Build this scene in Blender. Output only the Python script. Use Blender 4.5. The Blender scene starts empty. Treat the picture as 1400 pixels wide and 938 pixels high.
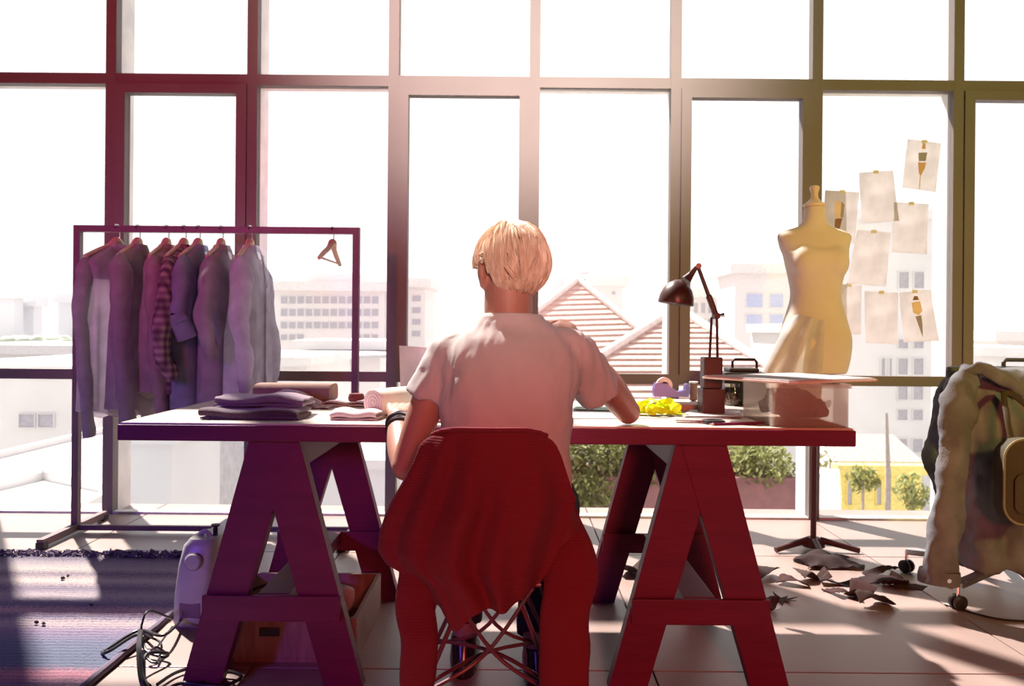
import bpy, bmesh, math, random
from mathutils import Vector, Matrix, noise

random.seed(7)
SC = bpy.context.scene
COL = SC.collection
PI = math.pi

# ------------------------------------------------------------------ camera
F = 1060.0                 # focal length in pixels of the 1400 x 938 frame
ROLL = math.radians(0.5)
EYE = 1.02
PPX, PPY = 700.0, 450.0    # principal point
cam = bpy.data.cameras.new('camera')
cam.sensor_width = 36.0
cam.lens = 36.0 * F / 1400.0
cam.shift_y = -(469.0 - PPY) / 1400.0
cam.clip_end = 2000
cam.dof.use_dof = True
cam.dof.focus_distance = 2.15
cam.dof.aperture_fstop = 5.6
cam_o = bpy.data.objects.new('camera', cam)
COL.objects.link(cam_o)
cam_o.matrix_world = Matrix.Translation((0, 0, EYE)) @ Matrix.Rotation(PI / 2, 4, 'X') @ Matrix.Rotation(ROLL, 4, 'Z')
SC.camera = cam_o

# ------------------------------------------------------------------ sky, sun, added fill lights, exposure
SC.view_settings.view_transform = 'Standard'
SC.view_settings.look = 'None'
SC.view_settings.exposure = 0.0
SC.view_settings.gamma = 1.0
SC.view_settings.use_curve_mapping = False
try:
    SC.cycles.transparent_max_bounces = 16
    SC.cycles.sample_clamp_indirect = 6.0
    SC.cycles.caustics_reflective = False
    SC.cycles.caustics_refractive = False
except Exception:
    pass

W = bpy.data.worlds.new('hazy_sky')
SC.world = W
W.use_nodes = True
nt = W.node_tree
nt.nodes.clear()
wo = nt.nodes.new('ShaderNodeOutputWorld')
bg = nt.nodes.new('ShaderNodeBackground')
tc = nt.nodes.new('ShaderNodeTexCoord')
sx = nt.nodes.new('ShaderNodeSeparateXYZ')
rp = nt.nodes.new('ShaderNodeValToRGB')
rp.color_ramp.elements[0].position = 0.0
rp.color_ramp.elements[0].color = (0.97, 0.965, 0.98, 1)
rp.color_ramp.elements[1].position = 0.5
rp.color_ramp.elements[1].color = (1.0, 1.0, 1.0, 1)
nt.links.new(tc.outputs['Generated'], sx.inputs[0])
nt.links.new(sx.outputs['Z'], rp.inputs[0])
nt.links.new(rp.outputs[0], bg.inputs['Color'])
bg.inputs['Strength'].default_value = 1.4
nt.links.new(bg.outputs[0], wo.inputs[0])


def aim(o, loc, target):
    o.location = loc
    d = Vector(target) - Vector(loc)
    o.rotation_euler = d.to_track_quat('-Z', 'Y').to_euler()


def add_sun():
    l = bpy.data.lights.new('sun', 'SUN')
    l.energy = 15.0
    l.angle = math.radians(1.2)
    l.color = (1.0, 0.93, 0.84)
    o = bpy.data.objects.new('sun', l)
    COL.objects.link(o)
    az, el = math.radians(-36), math.radians(52)
    v = Vector((math.sin(az) * math.cos(el), math.cos(az) * math.cos(el), math.sin(el)))
    aim(o, v * 30, (0, 0, 0))


def spot(name, loc, target, watts, col, angle, blend=1.0, rad=0.25):
    l = bpy.data.lights.new(name, 'SPOT')
    l.energy = watts
    l.color = col
    l.spot_size = math.radians(angle)
    l.spot_blend = blend
    l.shadow_soft_size = rad
    o = bpy.data.objects.new(name, l)
    COL.objects.link(o)
    aim(o, loc, target)


add_sun()
# added, unseen fill lights behind the camera, coloured to imitate a graded tint
spot('violet_grade_fill', (-3.2, -2.0, 1.7), (-1.9, 3.0, 0.15), 420, (0.28, 0.12, 1.0), 52)
spot('red_grade_fill', (0.5, -2.1, 1.5), (0.80, 2.4, 0.55), 450, (1.0, 0.15, 0.11), 48)
spot('amber_grade_fill', (3.4, -2.0, 2.7), (2.6, 4.0, 1.7), 1050, (1.0, 0.82, 0.20), 54)
spot('rose_grade_fill', (-2.6, -2.1, 3.0), (-1.6, 4.2, 2.35), 1050, (1.0, 0.10, 0.15), 37)
spot('glare_fill', (0.3, -2.0, 2.2), (0.10, 4.2, 2.8), 7000, (1.0, 0.86, 0.78), 29)  # added: whitens the upper mullions in place of lens glare
spot('head_fill', (0.1, -2.0, 2.4), (0.0, 2.0, 1.24), 400, (1.0, 0.90, 0.78), 14)  # added: brightens head and shoulders, no lamp of the room

# daylight portals in the plane of the glass wall
pl = bpy.data.lights.new('daylight_portal', 'AREA')
pl.shape = 'RECTANGLE'
pl.size, pl.size_y = 9.8, 5.5
pl.cycles.is_portal = True
po = bpy.data.objects.new('daylight_portal', pl)
COL.objects.link(po)
po.location = (0, 4.5, 2.8)
po.rotation_euler = (-PI / 2, 0, 0)


# ------------------------------------------------------------------ materials
def S(r, g, b):
    def f(c):
        c /= 255.0
        return c / 12.92 if c <= 0.04045 else ((c + 0.055) / 1.055) ** 2.4
    return (f(r), f(g), f(b), 1.0)


MATS = {}


def mat(name, col, rough=0.6, col2=None, scale=8.0, detail=4.0, bump=0.0, bscale=None, metal=0.0, transl=0.0,
        stretch=None, spec=0.3, sheen=0.0):
    if name in MATS:
        return MATS[name]
    m = bpy.data.materials.new(name)
    m.use_nodes = True
    n, L = m.node_tree.nodes, m.node_tree.links
    p = n['Principled BSDF']
    out = n['Material Output']
    p.inputs['Roughness'].default_value = rough
    p.inputs['Metallic'].default_value = metal
    p.inputs['Specular IOR Level'].default_value = spec
    if sheen:
        p.inputs['Sheen Weight'].default_value = sheen
    t = n.new('ShaderNodeTexCoord')
    mp = n.new('ShaderNodeMapping')
    if stretch:
        mp.inputs['Scale'].default_value = stretch
    L.new(t.outputs['Object'], mp.inputs['Vector'])
    nz = n.new('ShaderNodeTexNoise')
    nz.inputs['Scale'].default_value = scale
    nz.inputs['Detail'].default_value = detail
    L.new(mp.outputs[0], nz.inputs['Vector'])
    mx = n.new('ShaderNodeMix')
    mx.data_type = 'RGBA'
    c2 = col2 or tuple(c * 0.82 for c in col[:3]) + (1,)
    mx.inputs['A'].default_value = col
    mx.inputs['B'].default_value = c2
    cr = n.new('ShaderNodeMapRange')
    cr.inputs['From Min'].default_value = 0.35
    cr.inputs['From Max'].default_value = 0.65
    L.new(nz.outputs[0], cr.inputs['Value'])
    L.new(cr.outputs[0], mx.inputs['Factor'])
    L.new(mx.outputs['Result'], p.inputs['Base Color'])
    if bump:
        b = n.new('ShaderNodeBump')
        b.inputs['Strength'].default_value = bump
        b.inputs['Distance'].default_value = 0.01
        n2 = n.new('ShaderNodeTexNoise')
        n2.inputs['Scale'].default_value = bscale or scale * 4
        L.new(mp.outputs[0], n2.inputs['Vector'])
        L.new(n2.outputs[0], b.inputs['Height'])
        L.new(b.outputs[0], p.inputs['Normal'])
    if transl:
        tr = n.new('ShaderNodeBsdfTranslucent')
        L.new(mx.outputs['Result'], tr.inputs['Color'])
        ms = n.new('ShaderNodeMixShader')
        ms.inputs[0].default_value = transl
        L.new(p.outputs[0], ms.inputs[1])
        L.new(tr.outputs[0], ms.inputs[2])
        L.new(ms.outputs[0], out.inputs[0])
    MATS[name] = m
    return m


def wave_mat(name, col, col2, scale, direction='Z', rough=0.8, bump=0.6, dist=1.0, transl=0.0, bands=None, second=None):
    m = mat(name, col, rough, transl=transl)
    n, L = m.node_tree.nodes, m.node_tree.links
    p = n['Principled BSDF']
    t = n['Texture Coordinate']
    w = n.new('ShaderNodeTexWave')
    w.bands_direction = direction
    w.inputs['Scale'].default_value = scale
    w.inputs['Distortion'].default_value = dist
    w.inputs['Detail'].default_value = 1.0
    L.new(t.outputs['Object'], w.inputs['Vector'])
    mx = n.new('ShaderNodeMix')
    mx.data_type = 'RGBA'
    mx.inputs['A'].default_value = col
    mx.inputs['B'].default_value = col2
    L.new(w.outputs['Fac'], mx.inputs['Factor'])
    res = mx.outputs['Result']
    if second:
        w2 = n.new('ShaderNodeTexWave')
        w2.bands_direction = second
        w2.inputs['Scale'].default_value = scale
        L.new(t.outputs['Object'], w2.inputs['Vector'])
        m2 = n.new('ShaderNodeMix')
        m2.data_type = 'RGBA'
        m2.blend_type = 'MULTIPLY'
        m2.inputs['Factor'].default_value = 0.6
        L.new(res, m2.inputs['A'])
        L.new(w2.outputs['Color'], m2.inputs['B'])
        res = m2.outputs['Result']
    L.new(res, p.inputs['Base Color'])
    if bump:
        b = n.new('ShaderNodeBump')
        b.inputs['Strength'].default_value = bump
        b.inputs['Distance'].default_value = 0.006
        L.new(w.outputs['Fac'], b.inputs['Height'])
        L.new(b.outputs[0], p.inputs['Normal'])
    for tr in [x for x in n if x.type == 'BSDF_TRANSLUCENT']:
        L.new(res, tr.inputs['Color'])
    return m


def clear_mat(name, tint, gloss=0.05, milk=0.0, milkcol=(0.9, 0.9, 0.9, 1), rough=0.02):
    m = bpy.data.materials.new(name)
    m.use_nodes = True
    n, L = m.node_tree.nodes, m.node_tree.links
    n.clear()
    out = n.new('ShaderNodeOutputMaterial')
    tr = n.new('ShaderNodeBsdfTransparent')
    tr.inputs[0].default_value = tint
    gl = n.new('ShaderNodeBsdfGlossy')
    gl.inputs['Roughness'].default_value = rough
    ms = n.new('ShaderNodeMixShader')
    ms.inputs[0].default_value = gloss
    L.new(tr.outputs[0], ms.inputs[1])
    L.new(gl.outputs[0], ms.inputs[2])
    last = ms
    if milk:
        df = n.new('ShaderNodeBsdfTranslucent')
        df.inputs[0].default_value = milkcol
        d2 = n.new('ShaderNodeBsdfDiffuse')
        d2.inputs[0].default_value = milkcol
        md = n.new('ShaderNodeMixShader')
        L.new(df.outputs[0], md.inputs[1])
        L.new(d2.outputs[0], md.inputs[2])
        m2 = n.new('ShaderNodeMixShader')
        m2.inputs[0].default_value = milk
        L.new(ms.outputs[0], m2.inputs[1])
        L.new(md.outputs[0], m2.inputs[2])
        last = m2
    L.new(last.outputs[0], out.inputs[0])
    MATS[name] = m
    return m


# ------------------------------------------------------------------ geometry helpers
def P(px, py, d):
    """world point seen at pixel (px, py) of the photograph at depth d from the window-wall-facing eye"""
    dx, dy = px - PPX, py - PPY
    c, s = math.cos(ROLL), math.sin(ROLL)
    xw = dx * c + dy * s
    yw = -dx * s + dy * c
    return Vector((xw / F * d, d, EYE - yw / F * d))


def catmull(pts, n):
    """resample a list of equal-length tuples into n points along a Catmull-Rom curve"""
    m = len(pts)
    out = []
    for i in range(n):
        t = i / (n - 1) * (m - 1)
        k = min(int(t), m - 2)
        u = t - k
        p0, p1, p2, p3 = pts[max(k - 1, 0)], pts[k], pts[k + 1], pts[min(k + 2, m - 1)]
        out.append(tuple(0.5 * ((2 * b) + (-a + c) * u + (2 * a - 5 * b + 4 * c - d) * u * u +
                                (-a + 3 * b - 3 * c + d) * u ** 3) for a, b, c, d in zip(p0, p1, p2, p3)))
    return out


class MB:
    def __init__(self):
        self.v, self.f = [], []

    def add(self, vs, fs):
        k = len(self.v)
        self.v += [tuple(p) for p in vs]
        self.f += [tuple(i + k for i in f) for f in fs]
        return self

    def box(self, c, s, rot=None, taper=1.0):
        hx, hy, hz = s[0] / 2, s[1] / 2, s[2] / 2
        vs = []
        for z, k in ((-hz, 1.0), (hz, taper)):
            for x, y in ((-hx, -hy), (hx, -hy), (hx, hy), (-hx, hy)):
                p = Vector((x * k, y * k, z))
                if rot is not None:
                    p = rot @ p
                vs.append(p + Vector(c))
        return self.add(vs, [(3, 2, 1, 0), (4, 5, 6, 7), (0, 1, 5, 4), (1, 2, 6, 5), (2, 3, 7, 6), (3, 0, 4, 7)])

    def mm(self, a, b):
        return self.box([(a[i] + b[i]) / 2 for i in range(3)], [abs(b[i] - a[i]) for i in range(3)])

    def bar(self, a, b, w, h, up=(0, 0, 1)):
        a, b = Vector(a), Vector(b)
        d = (b - a)
        z = d.normalized()
        x = Vector(up).cross(z)
        if x.length < 1e-4:
            x = Vector((1, 0, 0))
        x.normalize()
        y = z.cross(x)
        R = Matrix((x, y, z)).transposed()
        return self.box((a + b) / 2, (w, h, d.length), R)

    def poly(self, pts, axis_vec):
        """prism: polygon pts (3d) extruded along axis_vec"""
        n = len(pts)
        a = Vector(axis_vec)
        vs = [Vector(p) for p in pts] + [Vector(p) + a for p in pts]
        fs = [tuple(range(n))[::-1], tuple(range(n, 2 * n))]
        fs += [(i, (i + 1) % n, (i + 1) % n + n, i + n) for i in range(n)]
        return self.add(vs, fs)

    def loft(self, rings, cap=True, closed=True):
        n = len(rings[0])
        vs = [p for r in rings for p in r]
        fs = []
        for i in range(len(rings) - 1):
            for j in range(n if closed else n - 1):
                k = (j + 1) % n
                fs.append((i * n + j, i * n + k, (i + 1) * n + k, (i + 1) * n + j))
        if cap and closed:
            fs.append(tuple(range(n))[::-1])
            fs.append(tuple(range((len(rings) - 1) * n, len(rings) * n)))
        return self.add(vs, fs)

    def tube(self, pts, r, seg=10, n=None, cap=True, flat=1.0, up=None):
        """tube along pts; r a number or one radius per point; flat squeezes the second axis"""
        rr = r if isinstance(r, (list, tuple)) else [r] * len(pts)
        q = [tuple(p) + (a,) for p, a in zip(pts, rr)]
        if n:
            q = catmull(q, n)
        ps = [Vector(p[:3]) for p in q]
        rings = []
        x = None
        for i, p in enumerate(ps):
            t = (ps[min(i + 1, len(ps) - 1)] - ps[max(i - 1, 0)])
            if t.length < 1e-9:
                t = Vector((0, 0, 1))
            t.normalize()
            if x is None:
                u = Vector(up) if up else (Vector((0, 0, 1)) if abs(t.z) < 0.9 else Vector((0, 1, 0)))
                x = u.cross(t).normalized()
            else:
                x = (x - t * x.dot(t)).normalized()
            y = t.cross(x)
            ra = max(q[i][3], 1e-5)
            rings.append([p + x * math.cos(2 * PI * j / seg) * ra + y * math.sin(2 * PI * j / seg) * ra * flat for j in range(seg)])
        return self.loft(rings, cap)

    def lathe(self, prof, c, seg=24, axis='Z', rot=None):
        rings = []
        for r, z in prof:
            ring = []
            for j in range(seg):
                a = 2 * PI * j / seg
                p = Vector((max(r, 1e-4) * math.cos(a), max(r, 1e-4) * math.sin(a), z))
                if rot is not None:
                    p = rot @ p
                ring.append(p + Vector(c))
            rings.append(ring)
        return self.loft(rings)

    def ell(self, c, r, seg=20, rings=12, rot=None):
        prof = []
        rs = []
        for i in range(1, rings):
            a = -PI / 2 + PI * i / rings
            ring = []
            for j in range(seg):
                b = 2 * PI * j / seg
                p = Vector((r[0] * math.cos(a) * math.cos(b), r[1] * math.cos(a) * math.sin(b), r[2] * math.sin(a)))
                if rot is not None:
                    p = rot @ p
                ring.append(p + Vector(c))
            rs.append(ring)
        return self.loft(rs)

    def sheet(self, fn, nu, nv):
        vs = [fn(i / nu, j / nv) for j in range(nv + 1) for i in range(nu + 1)]
        fs = [(j * (nu + 1) + i, j * (nu + 1) + i + 1, (j + 1) * (nu + 1) + i + 1, (j + 1) * (nu + 1) + i)
              for j in range(nv) for i in range(nu)]
        return self.add(vs, fs)

    def thick_sheet(self, fn, nu, nv, nrm, th):
        """sheet with thickness th along vector nrm (or function(u, v) -> vector)"""
        g = nrm if callable(nrm) else (lambda u, v: Vector(nrm))
        k = len(self.v)
        N = (nu + 1) * (nv + 1)
        A = [Vector(fn(i / nu, j / nv)) for j in range(nv + 1) for i in range(nu + 1)]
        B = [A[j * (nu + 1) + i] + g(i / nu, j / nv).normalized() * th for j in range(nv + 1) for i in range(nu + 1)]
        fs = []
        w = nu + 1
        for j in range(nv):
            for i in range(nu):
                a, b, c, d = j * w + i, j * w + i + 1, (j + 1) * w + i + 1, (j + 1) * w + i
                fs.append((a, b, c, d))
                fs.append((d + N, c + N, b + N, a + N))
        edge = [i for i in range(nu)]
        for i in range(nu):
            a, b = i, i + 1
            fs.append((b, a, a + N, b + N))
            a, b = nv * w + i, nv * w + i + 1
            fs.append((a, b, b + N, a + N))
        for j in range(nv):
            a, b = j * w, (j + 1) * w
            fs.append((a, b, b + N, a + N))
            a, b = j * w + nu, (j + 1) * w + nu
            fs.append((b, a, a + N, b + N))
        return self.add(A + B, fs)

    def jitter(self, amp, scale, seed=0.0, fn=None):
        off = Vector((seed, seed * 1.7, -seed))
        out = []
        for p in self.v:
            q = Vector(p)
            d = noise.noise_vector(q * scale + off) * amp
            out.append(tuple(q + d))
        self.v = out
        return self

    def mesh(self, name):
        me = bpy.data.meshes.new(name)
        me.from_pydata(self.v, [], self.f)
        me.update()
        return me


ORG = {}


def tag(o, label=None, cat=None, group=None, kind=None):
    if label:
        o['label'] = label
    if cat:
        o['category'] = cat
    if group:
        o['group'] = group
    if kind:
        o['kind'] = kind
    return o


def thing(name, label, cat, loc, group=None, kind=None):
    o = bpy.data.objects.new(name, None)
    o.empty_display_size = 0.05
    COL.objects.link(o)
    o.location = loc
    ORG[o.name] = Vector(loc)
    return tag(o, label, cat, group, kind)


def fixn(me):
    bm = bmesh.new()
    bm.from_mesh(me)
    bmesh.ops.recalc_face_normals(bm, faces=bm.faces)
    bm.to_mesh(me)
    bm.free()


def smooth_flags(me, angle=35):
    for p in me.polygons:
        p.use_smooth = True
    bm = bmesh.new()
    bm.from_mesh(me)
    lim = math.radians(angle)
    for e in bm.edges:
        if len(e.link_faces) == 2 and e.calc_face_angle(0) > lim:
            e.smooth = False
    bm.to_mesh(me)
    bm.free()


def build(mb, name, m, parent=None, label=None, org=None, smooth=False, local=False, kind=None, bevel=0.0, fix=True):
    """link an MB as ONE object; world coordinates unless local"""
    me = mb if isinstance(mb, bpy.types.Mesh) else mb.mesh(name)
    if fix:
        fixn(me)
    o = bpy.data.objects.new(name, me)
    if parent is not None:
        base = ORG[parent.name]
    elif org is not None:
        base = Vector(org)
    else:
        xs = [v.co for v in me.vertices]
        base = Vector(((min(v.x for v in xs) + max(v.x for v in xs)) / 2, (min(v.y for v in xs) + max(v.y for v in xs)) / 2,
                       min(v.z for v in xs)))
    if local:
        base = Vector((0, 0, 0))
    me.transform(Matrix.Translation(-base))
    COL.objects.link(o)
    if parent is not None:
        o.parent = parent
    else:
        o.location = base
    ORG[o.name] = base
    if bevel:
        bm = bmesh.new()
        bm.from_mesh(me)
        es = [e for e in bm.edges if len(e.link_faces) == 2 and e.calc_face_angle(0) > 0.6]
        bmesh.ops.bevel(bm, geom=es, offset=bevel, segments=2, affect='EDGES', profile=0.6)
        bm.to_mesh(me)
        bm.free()
    if smooth:
        smooth_flags(me, 38 if smooth is True else smooth)
    me.materials.append(m)
    if label:
        o['label'] = label
    if kind:
        o['kind'] = kind
    return o


def solo(mb, name, m, label, cat, group=None, kind=None, **kw):
    return tag(build(mb, name, m, **kw), label, cat, group, kind)


def remesh(mb, voxel, smooth_iter=4, name='body'):
    """fuse closed pieces into one continuous surface"""
    me = mb.mesh(name)
    fixn(me)
    o = bpy.data.objects.new('fuse', me)
    COL.objects.link(o)
    md = o.modifiers.new('r', 'REMESH')
    md.mode = 'VOXEL'
    md.voxel_size = voxel
    if smooth_iter:
        s = o.modifiers.new('s', 'SMOOTH')
        s.iterations = smooth_iter
        s.factor = 0.5
    dg = bpy.context.evaluated_depsgraph_get()
    out = bpy.data.meshes.new_from_object(o.evaluated_get(dg))
    bpy.data.objects.remove(o)
    bpy.data.meshes.remove(me)
    for p in out.polygons:
        p.use_smooth = True
    out.name = name
    out.materials.clear()
    return out


def displace(me, fn):
    """move every vertex along its normal by fn(co)"""
    ns = [v.normal.copy() for v in me.vertices]
    for v, n in zip(me.vertices, ns):
        v.co = v.co + n * fn(v.co)
    me.update()
    return me


def copy_tree(o, parent=None):
    c = o.copy()
    COL.objects.link(c)
    if parent is not None:
        c.parent = parent
    ORG[c.name] = ORG.get(o.name, Vector())
    for ch in [x for x in bpy.data.objects if x.parent == o]:
        copy_tree(ch, c)
    return c

# ------------------------------------------------------------------ materials of the place
M_floor = mat('pale_floor_panel', (0.31, 0.225, 0.205, 1), 0.36, (0.265, 0.19, 0.172, 1), 3.0, bump=0.05, bscale=60, spec=0.35)
M_slab = mat('floor_joint', (0.07, 0.05, 0.05, 1), 0.8)
M_wall = mat('dark_red_wall', (0.05, 0.022, 0.028, 1), 0.85)
M_ceil = mat('dark_ceiling', (0.05, 0.03, 0.035, 1), 0.9)
M_dark = mat('dark_window_metal', (0.17, 0.145, 0.14, 1), 0.6, (0.155, 0.13, 0.125, 1), 2.0, spec=0.2)
M_fin = mat('white_window_metal', (0.75, 0.72, 0.71, 1), 0.5)
M_glass = clear_mat('window_glass', (0.97, 0.97, 0.97, 1), 0.02, rough=0.35)
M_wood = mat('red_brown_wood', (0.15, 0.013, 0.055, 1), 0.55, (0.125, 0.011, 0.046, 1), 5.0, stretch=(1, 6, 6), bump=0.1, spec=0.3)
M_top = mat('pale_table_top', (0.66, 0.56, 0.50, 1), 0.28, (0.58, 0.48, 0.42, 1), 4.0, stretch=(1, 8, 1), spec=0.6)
M_rack = mat('dark_rack_metal', (0.16, 0.10, 0.11, 1), 0.45)
M_white = mat('matt_white', (0.8, 0.78, 0.77, 1), 0.6)
M_black = mat('black_plastic', (0.025, 0.02, 0.024, 1), 0.4)
M_chrome = mat('chrome', (0.7, 0.7, 0.7, 1), 0.2, metal=1.0)

WY = 4.20          # inner face of the glass wall
BAY = 0.766
MX = [-2.185 + BAY * i for i in range(-4, 10)]

# ------------------------------------------------------------------ room shell
fl = build(MB().mm((-5.0, -2.7, -0.2), (5.0, 4.5, -0.012)), 'floor', M_slab, org=(0, 0, -0.2), kind='structure')
k = 0
TX0, TY0, TS = -4.37, -1.28, 1.2
for i in range(-1, 9):
    for j in range(-1, 6):
        x0, x1 = max(TX0 + i * TS, -5.0), min(TX0 + (i + 1) * TS, 5.0)
        y0, y1 = max(TY0 + j * TS, -2.7), min(TY0 + (j + 1) * TS, 4.45)
        if x1 - x0 < 0.05 or y1 - y0 < 0.05:
            continue
        build(MB().mm((x0 + 0.003, y0 + 0.003, -0.012), (x1 - 0.003, y1 - 0.003, 0.0)), 'floor_panel', M_floor, fl, bevel=0.0015)
build(MB().mm((-5.2, -2.9, 5.6), (5.2, 4.45, 5.75)), 'ceiling', M_ceil, kind='structure')
build(MB().mm((-5.2, -2.9, -0.2), (-5.0, 4.5, 5.6)), 'wall_left', M_wall, kind='structure')
build(MB().mm((5.0, -2.9, -0.2), (5.2, 4.5, 5.6)), 'wall_right', M_wall, kind='structure')
build(MB().mm((-5.0, -2.9, -0.2), (5.0, -2.7, 5.6)), 'wall_back', M_wall, kind='structure')

# ------------------------------------------------------------------ glass wall
win = thing('window_1', None, None, (0, WY, 0), kind='structure')
ZS, ZT = 0.755, 2.36   # centres of the two transoms
for x in MX:
    if abs(x) > 4.95:
        continue
    build(MB().mm((x - 0.028, WY, 0.0), (x + 0.028, WY + 0.06, 5.6)), 'mullion', M_dark, win)
    build(MB().mm((x - 0.024, WY + 0.06, -0.05), (x + 0.024, WY + 0.21, 5.6)), 'outer_fin', M_fin, win, label='white outer fin')
for n, z, h in (('transom', ZS, 0.055), ('transom', ZT, 0.058), ('transom', 3.4, 0.058), ('transom', 5.15, 0.058)):
    for i in range(len(MX) - 1):
        x0, x1 = MX[i] + 0.028, MX[i + 1] - 0.028
        if x1 < -4.9 or x0 > 4.9:
            continue
        x0, x1 = max(x0, -5.0), min(x1, 5.0)
        build(MB().mm((x0, WY + 0.002, z - h / 2), (x1, WY + 0.062, z + h / 2)), n, M_dark, win)
        build(MB().mm((x0, WY + 0.062, z - 0.02), (x1, WY + (0.08 if z < 1 else 0.14), z + 0.02)), 'outer_ledge', M_fin, win, label='white outer ledge')
for i in range(len(MX) - 1):
    x0, x1 = MX[i] + 0.028, MX[i + 1] - 0.028
    if x1 < -4.9 or x0 > 4.9:
        continue
    x0, x1 = max(x0, -5.0), min(x1, 5.0)
    build(MB().mm((x0, WY + 0.004, 0.0), (x1, WY + 0.06, 0.012)), 'sill', M_fin, win, label='low white sill')
    casement = (i % 2 == 0)
    for row, (za, zb) in enumerate(((0.012, ZS - 0.0275), (ZS + 0.0275, ZT - 0.029), (ZT + 0.029, 3.371), (3.429, 5.121), (5.179, 5.6))):
        fr = 0.0
        if row == 1 and casement:
            fr = 0.055
            b = MB()
            b.mm((x0, WY - 0.012, za), (x0 + fr, WY + 0.05, zb))
            b.mm((x1 - fr, WY - 0.012, za), (x1, WY + 0.05, zb))
            b.mm((x0 + fr, WY - 0.012, zb - 0.05), (x1 - fr, WY + 0.05, zb))
            b.mm((x0 + fr, WY - 0.012, za), (x1 - fr, WY + 0.05, za + 0.02))
            build(b, 'casement_frame', M_dark, win)
        build(MB().mm((x0 + fr, WY + 0.030, za + fr * 0.4), (x1 - fr, WY + 0.036, zb - fr)), 'pane', M_glass, win)

# ------------------------------------------------------------------ work table and trestles
TN, TF = 2.16, 3.06      # near and far edge of the table
tb = thing('work_table_top', 'long red-brown wooden table top with pale sunlit surface, laid over two trestles', 'table top', (-0.07, 2.6, 0.70))
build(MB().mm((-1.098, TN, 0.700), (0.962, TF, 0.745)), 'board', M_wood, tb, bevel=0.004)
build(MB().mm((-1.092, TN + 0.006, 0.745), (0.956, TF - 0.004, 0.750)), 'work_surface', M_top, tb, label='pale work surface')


def trestle(cx, label, rot=0.0):
    r = thing('trestle', label, 'trestle', (cx, 2.58, 0), 'trestles under the work table')
    for y in (2.20, 2.90):
        for s in (-1, 1):
            pts = [(cx + s * 0.072, y, 0.698), (cx - s * 0.058, y, 0.698), (cx + s * 0.148, y, 0.0), (cx + s * 0.258, y, 0.0)]
            build(MB().poly([(p_, q_ - (0.003 if s > 0 else 0), w_) for p_, q_, w_ in pts], (0, 0.045, 0)), 'leg', M_wood, r, bevel=0.002)
        build(MB().mm((cx - 0.195, y - 0.018, 0.19), (cx + 0.195, y - 0.003, 0.262)), 'crossbar', M_wood, r, bevel=0.003)
    build(MB().mm((cx - 0.05, 2.247, 0.60), (cx + 0.05, 2.898, 0.698)), 'beam', M_wood, r, bevel=0.003)
    build(MB().mm((cx - 0.045, 2.205, 0.215), (cx + 0.045, 2.88, 0.262)), 'stretcher', M_wood, r, bevel=0.003)
    return r


trestle(-0.672, 'red-brown A-frame trestle carrying the table end near the clothes rack')
trestle(0.54, 'red-brown A-frame trestle carrying the table end near the dress form')

# ------------------------------------------------------------------ clothes rack
RD = 3.81
rk = thing('clothes_rack', 'dark square-tube metal garment rack standing by the window', 'clothes rack', (-1.45, RD, 0))
xl, xr, zt, tt = -2.135, -0.768, 1.495, 0.032
for x in (xl, xr):
    build(MB().mm((x - tt / 2, RD - tt / 2, 0.045), (x + tt / 2, RD + tt / 2, zt - tt / 2)), 'upright', M_rack, rk)
    b = MB().mm((x - tt / 2, 3.52, 0.012), (x + tt / 2, 4.08, 0.045))
    f = build(b, 'foot_bar', M_rack, rk)
    for y in (3.535, 4.065):
        build(MB().mm((x - 0.019, y - 0.018, 0.0), (x + 0.019, y + 0.018, 0.03)), 'end_cap', M_black, f)
build(MB().mm((xl - tt / 2, RD - tt / 2, zt - tt / 2), (xr + tt / 2, RD + tt / 2, zt + tt / 2)), 'top_rail', M_rack, rk)
build(MB().mm((xl + tt / 2, RD - 0.01, 0.015), (xr - tt / 2, RD + 0.01, 0.04)), 'bottom_rail', M_rack, rk)

# ------------------------------------------------------------------ shirts on hangers
M_hang = mat('pale_hanger_wood', (0.62, 0.42, 0.30, 1), 0.5)


def hanger(X, yaw, label, drop=0.0, tilt=0.0):
    r = thing('clothes_hanger', label, 'hanger', (X, RD, 0), 'wooden hangers on the garment rack')
    b = MB()
    ztop = zt + tt / 2
    hk = [(X, RD, 1.43 - drop)]
    hk += [(X, RD + 0.0, 1.455)]
    for i in range(7):
        a = -PI / 2 + PI * 1.15 * i / 6
        hk.append((X + 0.0, RD + 0.022 * math.cos(a), ztop - 0.016 + 0.022 * math.sin(a)))
    hk[1] = (X, RD + 0.021, 1.452)
    hk = hk[:2] + [(X, RD + 0.0235, ztop - 0.025), (X, RD + 0.0235, ztop - 0.006), (X, RD + 0.014, ztop + 0.0035), (X, RD - 0.004, ztop + 0.0045), (X, RD - 0.02, ztop + 0.001), (X, RD - 0.0235, ztop - 0.014)]
    build(b.tube(hk, 0.0028, 8, 30), 'hook', M_chrome, r, smooth=True)
    R = Matrix.Rotation(yaw, 3, 'Z')
    pts = []
    for t in (-0.20, -0.12, -0.05, 0, 0.05, 0.12, 0.20):
        z = 1.428 - drop - abs(t) * 0.42 + (0.01 if t == 0 else 0)
        p = R @ Vector((t, 0.012 * math.sin(abs(t) * 8), 0))
        pts.append((X + p.x, RD + p.y, z))
    build(MB().tube(pts, [0.009, 0.012, 0.013, 0.019, 0.013, 0.012, 0.009], 10, 26), 'shoulder_bar', M_hang, r, smooth=True)
    a, c = Vector(pts[0]), Vector(pts[-1])
    build(MB().tube([a + Vector((0, 0, 0.004)), c + Vector((0, 0, 0.004))], 0.005, 8), 'trouser_bar', M_hang, r, smooth=True)
    return r


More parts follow.
